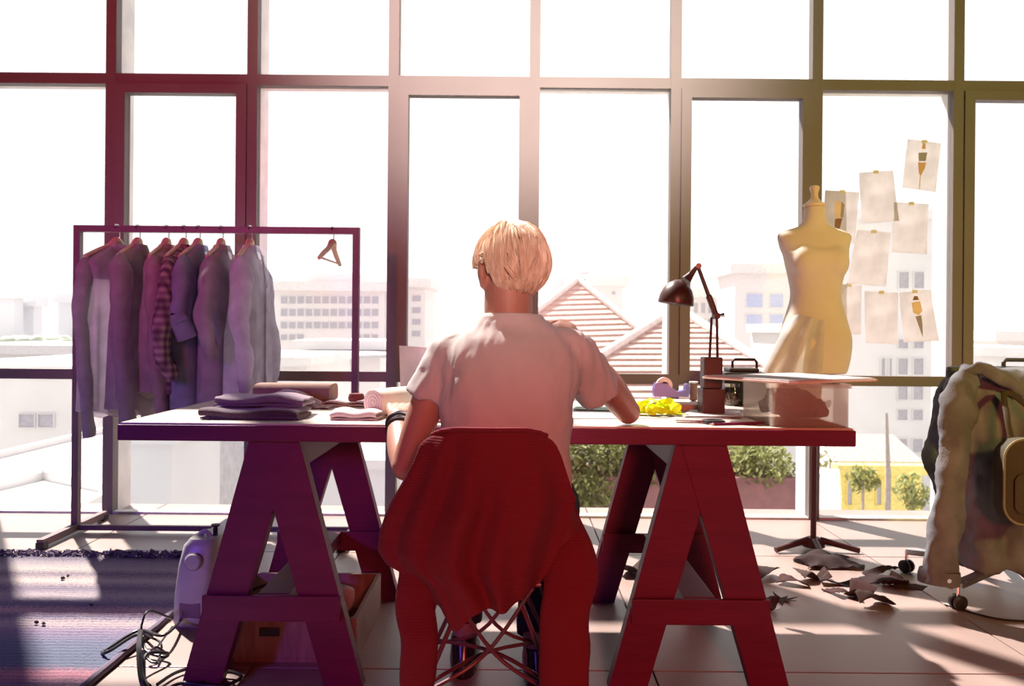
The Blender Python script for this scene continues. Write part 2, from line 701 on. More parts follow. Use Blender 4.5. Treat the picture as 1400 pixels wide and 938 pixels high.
def shirt(X, yaw, m, label, length=0.80, half=0.215, sl=0.58, slang=0.10, seed=0.0, collar=True, buttons=False, thick=0.055, bend=0.0, ms=None):
    """button shirt hanging with its shoulders along local x, front to local -y, origin under the hook"""
    r = thing('shirt', label, 'shirt', (X, RD, 0), 'shirts on the garment rack')
    r.rotation_euler = (0, 0, yaw)
    ztop = 1.402

    def halfw(t):       # t 0 at the neck, 1 at hem
        if t < 0.10:
            return 0.062 + (half - 0.062) * (t / 0.10) ** 0.9
        return half * (1.0 + 0.10 * (t - 0.10)) - 0.03 * math.sin(min((t - 0.10) / 0.4, 1) * PI) * 0.6

    rings = []
    nz, ns = 34, 44
    for i in range(nz + 1):
        t = (i / nz) ** 1.3
        z = ztop - t * length
        w = halfw(t)
        th = thick * (0.55 + 0.6 * min(t / 0.15, 1)) * (1 + 0.2 * t)
        ring = []
        for j in range(ns):
            a = 2 * PI * j / ns
            ca, sa = math.cos(a), math.sin(a)
            e = 0.62
            x = w * math.copysign(abs(ca) ** e, ca)
            y = th * math.copysign(abs(sa) ** e, sa)
            fold = (0.012 * math.sin(x * 48 + seed * 3) + 0.010 * math.sin(x * 83 + seed * 7 + t * 2)) * min(1, t * 2.2)
            y += fold * (1 if sa > 0 else 0.8)
            zz = z - (0.03 * math.cos(x / w * PI) if t > 0.95 else 0) + noise.noise((x * 9, seed, 2)) * 0.012 * t
            ring.append((x + bend * t * t, y, zz))
        rings.append(ring)
    me = MB().loft(rings)
    build(me, 'body', m, r, local=True, smooth=60)
    if ms:
        yk = [[(p[0] * 1.03, p[1] * 1.08 + 0.0, p[2]) for p in rg_] for rg_ in rings[:11]]
        build(MB().loft(yk, cap=False), 'yoke', ms, r, local=True, smooth=60, label='darker shoulder yoke')
    for s in (-1, 1):
        sx_ = s * (half - 0.025)
        pth = [(sx_ * 0.86, 0, 1.325), (sx_ + s * 0.012, -0.01, 1.275), (sx_ + s * (0.02 + slang * 0.22), -0.02, 1.19), (sx_ + s * (0.025 + slang * 0.42), -0.025, 1.05),
               (sx_ + s * (0.02 + slang * 0.5), -0.035 - 0.02 * math.sin(seed), 1.31 - sl * 0.75), (sx_ + s * (slang * 0.4), -0.05, 1.31 - sl)]
        kq = 0.70 if ms else 1.0
        if ms:
            pth = [(p_[0] + s * 0.008, p_[1] + 0.03, p_[2]) for p_ in pth]
        b = MB().tube(pth, [q_ * kq for q_ in (0.045, 0.074, 0.072, 0.064, 0.056, 0.045)], 18, 26, flat=0.62, up=(0, 1, 0))
        b.jitter(0.012, 14, seed + s)
        slv = build(b, 'sleeve', ms or m, r, local=True, smooth=60)
        if sl > 0.4:
            p, q = Vector(pth[-2]), Vector(pth[-1])
            dd = (q - p).normalized()
            build(MB().tube([q - dd * 0.055, q - dd * 0.02, q + dd * 0.008], [0.048 * kq, 0.049 * kq, 0.046 * kq], 18, 8, flat=0.66, up=(0, 1, 0)), 'cuff', ms or m, slv, local=True, smooth=True)
    if collar:
        rr = []
        for z, k, o in ((1.385, 1.0, 0), (1.412, 0.80, 0.0), (1.418, 0.84, 0.0), (1.392, 1.10, 0), (1.376, 1.18, 0.0)):
            rr.append([(0.064 * k * math.cos(2 * PI * j / 28), 0.044 * k * math.sin(2 * PI * j / 28) - 0.004,
                        z - (0.028 if (z < 1.40 and k > 1.05 and 18 <= j <= 24 and j != 21) else 0)) for j in range(28)])
        build(MB().loft(rr, cap=False), 'collar', m, r, local=True, smooth=50)
    build(MB().thick_sheet(lambda u, v: (-0.016 + 0.032 * u + bend * (v * v), -thick * (0.78 + 0.42 * min(v / 0.2, 1)) - 0.012 - 0.005 * v, 1.375 - v * (length - 0.09)), 2, 24, (0, -1, 0), 0.004),
          'button_placket', m, r, local=True)
    if buttons:
        for q in range(6):
            v = 0.06 + q * 0.15
            z = 1.375 - v * (length - 0.09)
            y = -thick * (0.78 + 0.42 * min(v / 0.2, 1)) - 0.012 - 0.005 * v
            b = MB().lathe([(0.0, 0.0), (0.0065, 0.0), (0.0065, 0.003), (0.0, 0.003)], (bend * v * v, y - 0.004, z), 12, rot=Matrix.Rotation(PI / 2, 3, 'X'))
            build(b, 'button', M_white, r, local=True)
    return r


def cloth(name, col, tr=0.3, **k):
    return mat(name, col, 0.85, tuple(c * 0.8 for c in col[:3]) + (1,), 14, bump=0.15, bscale=300, transl=tr, spec=0.1, **k)


M_s1 = cloth('pale_lilac_cotton', (0.78, 0.72, 0.80, 1), 0.62)
M_s1b = cloth('mauve_grey_cotton', (0.54, 0.50, 0.55, 1), 0.5)
M_s2 = cloth('mauve_cotton', (0.60, 0.55, 0.58, 1), 0.62)
M_s3 = cloth('dusty_rose_cotton', (0.64, 0.54, 0.52, 1), 0.6)
M_s5 = cloth('slate_blue_cotton', (0.50, 0.54, 0.66, 1), 0.58)
M_s6 = cloth('plum_cotton', (0.56, 0.49, 0.55, 1), 0.58)
M_s7 = cloth('lavender_cotton', (0.76, 0.73, 0.83, 1), 0.62)
M_s4 = wave_mat('plaid_cotton', (0.60, 0.42, 0.42, 1), (0.32, 0.20, 0.26, 1), 9.0, 'Z', bump=0.0, dist=0.0, transl=0.42, second='X')

H = PI / 2
hgs = [(-1.945, H - 0.19), (-1.842, H + 0.05), (-1.700, H + 0.10), (-1.615, H + 0.06), (-1.545, H + 0.03), (-1.432, H + 0.10), (-1.290, H + 0.10)]
hl = ['pale wooden hanger in the lilac long-sleeved shirt nearest the rack end', 'pale wooden hanger in the dark mauve shirt',
      'pale wooden hanger in the dusty rose shirt', 'pale wooden hanger in the plaid shirt', 'pale wooden hanger in the slate blue shirt',
      'pale wooden hanger in the plum short-sleeved shirt', 'pale wooden hanger in the lavender buttoned shirt']
for (X, ya), l in zip(hgs, hl):
    hanger(X, ya, l)
hanger(-0.885, H - 0.02, 'bare wooden hanger with no garment, alone on the rack', 0.0)
shirt(*hgs[0], M_s1, 'pale lilac shirt with darker yoke and sleeves at the outer end of the garment rack', 0.81, 0.195, 0.80, 0.06, 1.0, ms=M_s1b)
shirt(*hgs[1], M_s2, 'dark mauve shirt hanging second after the pale lilac shirt', 0.80, 0.215, 0.76, 0.05, 2.3)
shirt(*hgs[2], M_s3, 'dusty rose brown shirt hanging between the mauve and plaid shirts', 0.72, 0.19, 0.68, 0.05, 3.1)
shirt(*hgs[3], M_s4, 'plaid checked shirt with gathered sleeve on the garment rack', 0.73, 0.20, 0.52, 0.25, 4.4)
shirt(*hgs[4], M_s5, 'slate blue shirt hanging just after the plaid shirt', 0.83, 0.205, 0.34, 0.2, 5.2)
shirt(*hgs[5], M_s6, 'plum short-sleeved shirt between slate blue and lavender shirts', 0.82, 0.21, 0.42, 0.35, 6.6)
shirt(*hgs[6], M_s7, 'lavender shirt with white buttons, last in the row of shirts', 0.84, 0.215, 0.58, 0.2, 7.9, buttons=True)

# ------------------------------------------------------------------ shell chair
CX = -0.045
ch = thing('shell_chair', 'moulded shell chair on crossed wire legs, under the seated person', 'chair', (CX, 1.93, 0))
M_shell = mat('dark_shell_plastic', (0.16, 0.03, 0.04, 1), 0.4)
M_wire = mat('dark_wire', (0.14, 0.05, 0.08, 1), 0.35, spec=0.5)
prof = catmull([(2.13, 0.425), (2.06, 0.445), (1.95, 0.437), (1.86, 0.435), (1.795, 0.465), (1.762, 0.54), (1.742, 0.65), (1.728, 0.74), (1.722, 0.785)], 30)


def shell(u, v):
    y, z = prof[min(int(round(v * 29)), 29)]
    s = 2 * u - 1
    back = max(0.0, (z - 0.46) / 0.33)
    w = 0.225 - 0.072 * back - 0.035 * max(0, v - 0.85) / 0.15 * (max(0, v - 0.85) / 0.15)
    if v < 0.12:
        w -= 0.04 * (1 - v / 0.12) ** 2
    x = CX + s * w
    lift = (abs(s) ** 2.6)
    z2 = z + lift * 0.045 * (1 - min(back * 2, 1)) - back * lift * 0.02 - 0.05 * max(0, v - 0.9) * 10 * 0.5 * lift
    y2 = y + lift * 0.075 * min(back * 2.5, 1)
    return (x, y2, z2)


build(MB().thick_sheet(shell, 20, 29, lambda u, v: (Vector((0, 0.3, 1)) if v < 0.5 else Vector((0, 1, 0.2))), 0.008), 'seat_shell', M_shell, ch, smooth=60)
feet = [(s1 * 0.225, s2) for s1 in (-1, 1) for s2 in (1.74, 2.12)]
for s1 in (-1, 1):
    for fy, ty in ((1.74, 1.82), (2.12, 2.04)):
        ft = Vector((CX + s1 * 0.225, fy, 0.012))
        for q, (tx, tyy) in enumerate(((s1 * 0.12, ty), (s1 * 0.05, ty + (0.05 if ty < 1.9 else -0.05)))):
            build(MB().tube([ft, Vector((CX + tx, tyy, 0.418))], 0.0058, 8), 'leg_rod', M_wire, ch, smooth=True)
        build(MB().lathe([(0.0, 0), (0.014, 0), (0.014, 0.012), (0.007, 0.03), (0, 0.03)], (ft.x, ft.y, 0), 12), 'foot', M_black, ch, smooth=True)
    build(MB().tube([(CX + s1 * 0.175, 1.775, 0.185), (CX + s1 * 0.01, 1.93, 0.215), (CX - s1 * 0.175, 2.085, 0.185)], 0.005, 8, 14), 'cross_rod', M_wire, ch, smooth=True)
for ya, yb in ((1.775, 1.84), (2.085, 2.02)):
    for s1 in (-1, 1):
        build(MB().tube([(CX + s1 * 0.18, ya, 0.17), (CX + s1 * 0.02, yb, 0.24), (CX - s1 * 0.10, (ya + yb) / 2, 0.418)], 0.005, 8, 14), 'cross_rod', M_wire, ch, smooth=True)
build(MB().tube([(CX - 0.13, 1.82, 0.42), (CX + 0.13, 1.82, 0.42), (CX + 0.13, 2.04, 0.42), (CX - 0.13, 2.04, 0.42), (CX - 0.13, 1.82, 0.42)], 0.006, 8), 'seat_frame', M_wire, ch, smooth=True)

# ------------------------------------------------------------------ seated person, back to the camera
M_skin = mat('skin', (0.40, 0.20, 0.15, 1), 0.5, (0.36, 0.17, 0.125, 1), 10, bump=0.05, bscale=120, spec=0.35)
M_tee = mat('white_jersey', (0.54, 0.50, 0.50, 1), 0.9, (0.49, 0.455, 0.455, 1), 6, bump=0.12, bscale=400, transl=0.06, spec=0.1)
M_jean = mat('dark_trousers', (0.03, 0.025, 0.04, 1), 0.9, bump=0.2, bscale=200)
M_hair = mat('blond_hair', (0.97, 0.84, 0.68, 1), 0.45, (0.78, 0.60, 0.44, 1), 90, stretch=(1, 1, 0.2), transl=0.35, spec=0.5)
M_shoe = mat('black_shoe_leather', (0.02, 0.016, 0.018, 1), 0.25, spec=0.6)
M_silver = mat('silver_bangle', (0.6, 0.56, 0.58, 1), 0.25, metal=1.0)

pe = thing('person', 'person with short blond hair and white t-shirt, sitting at the work table with back turned', 'person', (-0.01, 1.95, 0))
b = MB()


def ering(z, cx, cy, rx, ry, e=0.85, n=36):
    out = []
    for j in range(n):
        a = 2 * PI * j / n
        ca, sa = math.cos(a), math.sin(a)
        out.append((cx + rx * math.copysign(abs(ca) ** e, ca), cy + ry * math.copysign(abs(sa) ** e, sa), z))
    return out


TOR = [(0.47, -0.01, 1.95, 0.155, 0.115), (0.53, -0.01, 1.945, 0.168, 0.12), (0.62, -0.012, 1.94, 0.15, 0.105), (0.75, -0.012, 1.94, 0.145, 0.10),
       (0.85, -0.008, 1.945, 0.157, 0.105), (0.93, -0.005, 1.955, 0.168, 0.105), (0.985, -0.003, 1.965, 0.150, 0.09), (1.02, -0.004, 1.975, 0.11, 0.07),
       (1.05, -0.006, 1.985, 0.066, 0.058)]
b.loft([ering(*t) for t in catmull(TOR, 26)])
HC = Vector((-0.003, 2.005, 1.180))       # head centre
HR = Matrix.Rotation(math.radians(27), 3, 'Z') @ Matrix.Rotation(math.radians(-10), 3, 'X')


def hd(x, y, z):
    return HC + HR @ Vector((x, y, z))


b.tube([(-0.008, 1.978, 1.0), (-0.010, 1.985, 1.07), (-0.010, 1.992, 1.13), (-0.006, 1.997, 1.18)], [0.056, 0.062, 0.062, 0.062], 20)
b.ell(hd(0, 0, 0.015), (0.074, 0.093, 0.085), rot=HR)
b.ell(hd(0, 0.040, -0.055), (0.056, 0.056, 0.062), rot=HR)
b.ell(hd(0, 0.068, -0.098), (0.026, 0.026, 0.024), rot=HR)
b.tube([hd(0, 0.090, 0.012), hd(0, 0.108, -0.020), hd(0, 0.100, -0.034)], [0.008, 0.012, 0.010], 10)
for s in (-1, 1):
    b.ell(hd(s * 0.012, 0.096, -0.034), (0.009, 0.010, 0.007), rot=HR)
    b.ell(hd(s * 0.034, 0.078, -0.016), (0.022, 0.018, 0.016), rot=HR)
    er = HR @ Matrix.Rotation(s * math.radians(25), 3, 'Z')
    b.ell(hd(s * 0.083, 0.005, -0.014), (0.012, 0.023, 0.036), rot=er)
    b.ell(hd(s * 0.080, 0.010, -0.044), (0.009, 0.012, 0.014), rot=er)
b.tube([hd(-0.022, 0.086, -0.062), hd(0, 0.094, -0.060), hd(0.022, 0.086, -0.062)], [0.005, 0.008, 0.005], 10, 9)
b.tube([hd(-0.020, 0.084, -0.071), hd(0, 0.092, -0.072), hd(0.020, 0.084, -0.071)], [0.005, 0.008, 0.005], 10, 9)
# arms
LSH, LEL, LWR = (-0.158, 1.965, 0.950), (-0.262, 1.945, 0.675), (-0.318, 2.165, 0.778)
RSH, REL, RWR = (0.155, 1.97, 0.955), (0.333, 2.215, 0.787), (0.215, 2.265, 0.955)
b.tube([(-0.10, 1.965, 0.965), LSH, (-0.215, 1.955, 0.82), LEL], [0.046, 0.047, 0.043, 0.037], 18, 22)
b.tube([LEL, (-0.288, 2.04, 0.715), LWR], [0.037, 0.039, 0.025], 18, 16)
b.ell(LEL, (0.038, 0.038, 0.038))
b.tube([(0.10, 1.965, 0.965), RSH, (0.245, 2.08, 0.88), REL], [0.046, 0.047, 0.043, 0.036], 18, 22)
b.tube([REL, (0.285, 2.245, 0.868), RWR], [0.035, 0.036, 0.024], 18, 16)
b.ell(REL, (0.036, 0.036, 0.036))
# hands: palm and five fingers each


def hand(w, palm_dir, side, normal, curls, thumb, k=1.0):
    w, d, s, n = Vector(w), Vector(palm_dir).normalized(), Vector(side).normalized(), Vector(normal).normalized()
    for t in (-1, -0.33, 0.33, 1):
        b.tube([w - d * 0.01 + s * t * 0.010, w + d * 0.045 + s * t * 0.024, w + d * 0.088 + s * t * 0.030], [0.014, 0.0135, 0.0105], 10, 8)
    for t, (c, ln) in zip((-1, -0.33, 0.33, 1), curls):
        p = w + d * 0.086 + s * t * 0.030
        ang = 0.25
        pts, rr = [p - d * 0.02, p], [0.009, 0.0092]
        for seg, r in zip((0.42, 0.32, 0.26), (0.0088, 0.0080, 0.0068)):
            ang += c
            dr = (d * math.cos(ang) - n * math.sin(ang) + s * t * 0.07).normalized()
            p = p + dr * ln * seg
            pts.append(p)
            rr.append(r)
        b.tube(pts, rr, 10, 16)
    p = w + d * 0.02 + s * thumb[0] * 0.022
    pts = [p - d * 0.01, p + d * 0.025 + s * thumb[0] * 0.022 - n * 0.008, p + d * 0.052 + s * thumb[0] * 0.026 - n * 0.020, p + d * 0.076 + s * thumb[0] * 0.020 - n * 0.03]
    b.tube(pts, [0.014, 0.0118, 0.0098, 0.0080], 10, 14)


hand(LWR, (-0.05, 0.95, 0.20), (1, 0.05, 0), (0, -0.2, 1), [(0.42, 0.062), (0.36, 0.072), (0.34, 0.078), (0.30, 0.070)], (1,))
hand(RWR, (-0.55, 0.0, 0.80), (0.3, 0.9, 0.2), (0.5, -0.3, 0.6), [(0.5, 0.062), (0.45, 0.072), (0.42, 0.076), (0.30, 0.070)], (1,))
# legs and feet
for s, kx, ax, ay in ((-1, -0.150, -0.135, 2.33), (1, 0.100, 0.075, 2.25)):
    b.tube([(s * 0.085 - 0.01, 1.95, 0.535), (s * 0.11 - 0.01, 2.12, 0.54), (kx, 2.36, 0.535), (kx, 2.42, 0.50), (kx * 0.95, 2.40, 0.35), (ax, ay, 0.10), (ax, ay, 0.05)],
           [0.085, 0.078, 0.062, 0.058, 0.052, 0.036, 0.034], 18, 30)
    b.tube([(ax, ay - 0.03, 0.045), (ax, ay + 0.08, 0.04), (ax, ay + 0.18, 0.03)], [0.034, 0.038, 0.026], 14, 10)
me = remesh(b, 0.0048, 5, 'body')
build(me, 'body', M_skin, pe, fix=False)

for s in (-1, 1):
    e = build(MB().ell(hd(s * 0.034, 0.088, -0.012), (0.0125, 0.0125, 0.0125), 14, 10), 'eye', M_white, pe, smooth=True, label='white eyeball with dark iris')
    build(MB().ell(hd(s * 0.034, 0.0975, -0.013), (0.006, 0.004, 0.006), 12, 8), 'iris', M_black, e, smooth=True)

# t-shirt
b = MB()
TS_ = [(0.56, -0.012, 1.94, 0.172, 0.125), (0.66, -0.012, 1.94, 0.163, 0.122), (0.76, -0.012, 1.94, 0.160, 0.118), (0.85, -0.008, 1.945, 0.170, 0.118),
       (0.93, -0.005, 1.955, 0.178, 0.116), (0.985, -0.003, 1.965, 0.162, 0.098), (1.02, -0.004, 1.975, 0.122, 0.078), (1.043, -0.006, 1.983, 0.092, 0.078), (1.058, -0.006, 1.985, 0.081, 0.076)]
b.loft([ering(*t) for t in catmull(TS_, 30)])
b.tube([(-0.10, 1.965, 0.968), (-0.150, 1.965, 0.952), (-0.186, 1.965, 0.90), (-0.206, 1.966, 0.856), (-0.211, 1.966, 0.843)], [0.058, 0.060, 0.058, 0.061, 0.063], 22, 22)
b.tube([(0.10, 1.965, 0.972), (0.150, 1.975, 0.960), (0.196, 2.02, 0.912), (0.222, 2.055, 0.874), (0.228, 2.064, 0.865)], [0.058, 0.060, 0.060, 0.064, 0.066], 22, 22)
me = remesh(b, 0.006, 5, 't_shirt')


def tee_fold(p):
    x, y, z = p
    k = 0.0
    sx_ = 1 if x > 0 else -1
    ax = abs(x)
    # armhole seam creases
    k -= 0.0028 * math.exp(-((ax - (0.150 + 0.10 * (0.96 - z) * 0.2)) / 0.008) ** 2) * (1 if 0.80 < z < 1.0 else 0)
    # diagonal pull folds from the armpits
    k += 0.0030 * math.sin((x * 0.8 + (z - 0.85) * sx_ * 0.55) * 95) * max(0, min(1, (ax - 0.07) / 0.08)) * (1 if z < 0.92 else 0.35)
    k += 0.005 * noise.noise(Vector((x * 9, y * 9, z * 5)))
    k += 0.006 * noise.noise(Vector((x * 26 + z * 14, y * 12, z * 9))) + 0.0035 * abs(noise.noise(Vector((x * 50 - z * 22, y * 20, z * 16))))
    # long hanging folds on the sleeves
    if ax > 0.17:
        k += 0.0018 * math.sin(y * 70 + z * 40 + x * 150)
    if z > 1.04:
        k *= 0.2
    return k


displace(me, tee_fold)
tee = build(me, 't_shirt', M_tee, pe, fix=False)
build(MB().tube([(-0.006 + 0.077 * math.cos(2 * PI * i / 36), 1.985 + 0.072 * math.sin(2 * PI * i / 36), 1.050 + 0.004 * math.sin(2 * PI * i / 36) * -1) for i in range(37)], 0.0065, 8), 'collar_rib', M_tee, tee, smooth=True)

# trousers
b = MB()
b.loft([ering(*t) for t in catmull([(0.465, -0.01, 1.95, 0.165, 0.125), (0.53, -0.01, 1.945, 0.178, 0.130), (0.60, -0.012, 1.94, 0.162, 0.116)], 8)])
for s, kx, ax, ay in ((-1, -0.150, -0.135, 2.33), (1, 0.100, 0.075, 2.25)):
    b.tube([(s * 0.085 - 0.01, 1.95, 0.54), (s * 0.11 - 0.01, 2.12, 0.543), (kx, 2.36, 0.538), (kx, 2.425, 0.50), (kx * 0.95, 2.405, 0.35), (ax, ay + 0.01, 0.13)],
           [0.094, 0.087, 0.071, 0.067, 0.061, 0.055], 18, 30)
me = remesh(b, 0.008, 3, 'trousers')
displace(me, lambda p: 0.005 * noise.noise(Vector(p) * 22))
build(me, 'trousers', M_jean, pe, fix=False)
for ax, ay in ((-0.135, 2.33), (0.085, 2.25)):
    b = MB()
    b.loft([ering(z, ax, ay + 0.055 + o, rx, ry, 0.9, 24) for z, rx, ry, o in ((0.0, 0.043, 0.135, 0), (0.022, 0.046, 0.139, 0), (0.05, 0.044, 0.125, -0.005), (0.075, 0.040, 0.075, -0.045), (0.105, 0.041, 0.050, -0.055))])
    build(b, 'shoe', M_shoe, pe, smooth=60)

# bangles on the wrist on the table
for i, t in enumerate((0.50, 0.60, 0.68, 0.76)):
    c = Vector((-0.288, 2.04, 0.715)).lerp(Vector(LWR), t)
    ax = (Vector(LWR) - Vector((-0.288, 2.04, 0.715))).normalized()
    u = ax.cross(Vector((0, 0, 1))).normalized()
    w = ax.cross(u)
    rad = 0.0345 - 0.004 * t
    tl = ax * (0.006 * ((i % 2) * 2 - 1))
    build(MB().tube([c + (u * math.cos(2 * PI * j / 24) + w * math.sin(2 * PI * j / 24)) * rad + tl * math.cos(2 * PI * j / 24) for j in range(25)], 0.0036 if i % 2 else 0.005, 8), 'bangle', M_silver if i % 2 else M_black, pe, smooth=True,
          label=('silver bangle' if i % 2 else 'dark bangle'))

# hair: scalp cap and separate locks in one mesh
b = MB()
hrx, hry, hrz = 0.084, 0.103, 0.094
hc = Vector((0, -0.004, 0.014))


def scalp(az, el, k=1.0):
    """az 0 = back of the head"""
    return Vector((math.sin(az) * math.cos(el) * hrx * k, -math.cos(az) * math.cos(el) * hry * k, math.sin(el) * hrz * k)) + hc


def low(az):
    a = abs(az)
    if a < 1.05:
        return math.radians(-50 + 5 * math.cos(az * 3) - 9 * max(0, 1 - a / 0.5))
    if a < 2.0:
        return math.radians(-50 + min((a - 1.05) / 0.35, 1) * 58)
    return math.radians(8 + min((a - 2.0) / 0.3, 1) * 22)


b.sheet(lambda u, v: hd(*scalp((u * 2 - 1) * PI, low((u * 2 - 1) * PI) + (PI / 2 - low((u * 2 - 1) * PI)) * v)), 48, 20)
for q in range(520):                      # locks: little sheaves of strands that share one sweep
    az = (random.random() * 2 - 1) * PI
    lo = low(az)
    e0 = lo + 0.15 + (PI / 2 - lo - 0.1) * (1 - random.random() ** 0.8)
    span = math.radians(random.uniform(30, 70))
    kk = random.uniform(1.0, 1.10)
    sw = random.uniform(-0.75, 0.75) * (0.3 if abs(az) > 0.8 else 1)
    flip = random.uniform(0.0, 0.10) if random.random() < 0.45 else -0.03
    for w_ in range(8):
        pts = []
        da, de, n = random.gauss(0, 0.05), random.gauss(0, 0.06), 7
        tail = lo - random.uniform(0.02, 0.26)
        for i in range(n):
            t = i / (n - 1)
            e = max(e0 + de - span * t, tail)
            lift = kk + 0.05 * math.sin(t * PI) + flip * t * t
            pts.append(hd(*scalp(az + da * (1 - 0.6 * t) + sw * t * (0.9 if e > 0.6 else 0.55), e, lift)))
        wd = random.uniform(0.0012, 0.0026)
        b.tube(pts, [wd * 0.6, wd, wd, wd, wd * 0.8, wd * 0.5, 0.0003], 4, cap=True)
build(b, 'hair', M_hair, pe, smooth=80, fix=False)

# ------------------------------------------------------------------ knitted cardigan over the chair back
M_knit = wave_mat('rust_knit', (0.165, 0.020, 0.034, 1), (0.15, 0.018, 0.031, 1), 52.0, 'Z', rough=0.95, bump=0.16, dist=0.4)
cg = thing('cardigan', 'rust-red ribbed cardigan draped over the shell chair back with sleeves hanging', 'cardigan', (CX, 1.70, 0.10))
LO = [(586, 596, 746), (594, 581, 757), (606, 573, 764), (630, 566, 772), (660, 551, 782), (690, 534, 792), (712, 524, 786), (740, 514, 778), (765, 512, 770), (785, 524, 760), (805, 560, 750), (832, 588, 742)]


def cardi(u, v):
    # v 0..0.12 climbs the inner side of the chair back, then falls outside
    s = 2 * u - 1
    if v < 0.14:
        t = v / 0.14
        y = 1.765 - 0.05 * t ** 1.5
        yp = 640 - 54 * math.sin(t * PI / 2)
        k = (yp - 586) / 54
        l, r_ = 606 - 34 * k, 738 + 32 * k
        X = (l + (r_ - l) * u - 700) / F * 1.71
        z = EYE - (yp - 449) / F * 1.71
        y += 0.06 * abs(s) ** 2.4
        z -= 0.018 * abs(s) ** 5
        return (X, y, z)
    t = (v - 0.14) / 0.86
    yp = 586 + t * (832 - 586)
    for a, c in zip(LO, LO[1:]):
        if a[0] <= yp <= c[0] + 1e-6:
            q = (yp - a[0]) / (c[0] - a[0])
            l, r_ = a[1] + (c[1] - a[1]) * q, a[2] + (c[2] - a[2]) * q
            break
    hem = 0.0
    if t > 0.85:
        hem = ((t - 0.85) / 0.15) ** 1.3 * (0.050 * math.exp(-((u - 0.24) / 0.13) ** 2) - 0.030 * max(0, (u - 0.70) / 0.30))
    X = (l + (r_ - l) * u - 700) / F * 1.69
    z = EYE - (yp - 449) / F * 1.69 - hem
    y = 1.695 + 0.10 * abs(s) ** 2.4 * min(1, 0.35 + t) - 0.018 * math.sin(min(t * 4, 1) * PI / 2)
    fold = 0.012 * math.sin(u * 17 + 0.8 + t * 1.5) + 0.010 * math.sin(u * 31 + 2 - t * 2) + 0.02 * math.exp(-((u - 0.16) / 0.05) ** 2) - 0.016 * math.exp(-((u - 0.27) / 0.04) ** 2)
    y -= fold * min(1, t * 2.0)
    z -= 0.018 * abs(s) ** 5 * max(0, 1 - t * 6)
    return (X, y, z)


build(MB().thick_sheet(cardi, 70, 80, (0, -1, 0.1), 0.007), 'back_panel', M_knit, cg, smooth=70, fix=False)
# rolled collar edge
build(MB().tube([Vector(cardi(u, 0.15 - 0.0)) + Vector((0, -0.006, 0.003)) for u in [i / 24 for i in range(25)]], 0.006, 10), 'collar', M_knit, cg, smooth=True)


def sleeve(pts, rr, seed):
    bb = MB().tube(pts, rr, 24, 44, flat=0.5, up=(0, 1, 0))
    vs = []
    for p in bb.v:
        q = Vector(p)
        vs.append(tuple(q + noise.noise_vector(q * 11 + Vector((seed, 0, 0))) * 0.014))
    bb.v = vs
    s_ = build(bb, 'sleeve', M_knit, cg, smooth=70)
    a, c = Vector(pts[-2]), Vector(pts[-1])
    d = (c - a).normalized()
    build(MB().tube([c - d * 0.06, c - d * 0.03, c + d * 0.004], [rr[-1] * 1.05, rr[-1] * 1.12, rr[-1] * 1.02], 24, 8, flat=0.6, up=(0, 1, 0)), 'cuff', M_knit, s_, smooth=True)


sleeve([P(590, 650, 1.79), P(570, 720, 1.78), P(566, 790, 1.75), P(570, 870, 1.72), P(571, 950, 1.71), P(571, 1005, 1.71)], [0.012, 0.036, 0.044, 0.043, 0.039, 0.034], 2.0)
sleeve([P(752, 660, 1.82), P(772, 715, 1.83), P(778, 772, 1.80), P(774, 830, 1.76), P(773, 920, 1.73), P(770, 1000, 1.73)], [0.012, 0.044, 0.060, 0.056, 0.055, 0.046], 5.0)

# ------------------------------------------------------------------ things on the table
TZ = 0.750


def TP(px, py):
    """point on the table surface seen at a pixel"""
    c, s = math.cos(ROLL), math.sin(ROLL)
    yw = -(px - PPX) * s + (py - PPY) * c
    d = (EYE - TZ) * F / yw
    return Vector((((px - PPX) * c + (py - PPY) * s) / F * d, d, TZ))


def FP(px, py, z=0.0):
    c, s = math.cos(ROLL), math.sin(ROLL)
    yw = -(px - PPX) * s + (py - PPY) * c
    d = (EYE - z) * F / yw
    return Vector((((px - PPX) * c + (py - PPY) * s) / F * d, d, z))


M_clothdark = mat('aubergine_wool', (0.07, 0.03, 0.05, 1), 0.9, bump=0.2, bscale=300, sheen=0.3)
M_clothgrey = mat('grey_mauve_wool', (0.22, 0.14, 0.19, 1), 0.85, bump=0.2, bscale=300, sheen=0.3)
M_clothbrown = mat('brown_felt', (0.30, 0.17, 0.14, 1), 0.9, bump=0.2, bscale=200)
M_clothpale = mat('pale_pink_linen', (0.62, 0.50, 0.50, 1), 0.9, bump=0.2, bscale=300)
M_clothpurple = mat('plum_velvet', (0.12, 0.03, 0.07, 1), 0.8, sheen=0.5)
M_red = mat('deep_red_cloth', (0.25, 0.03, 0.03, 1), 0.8)


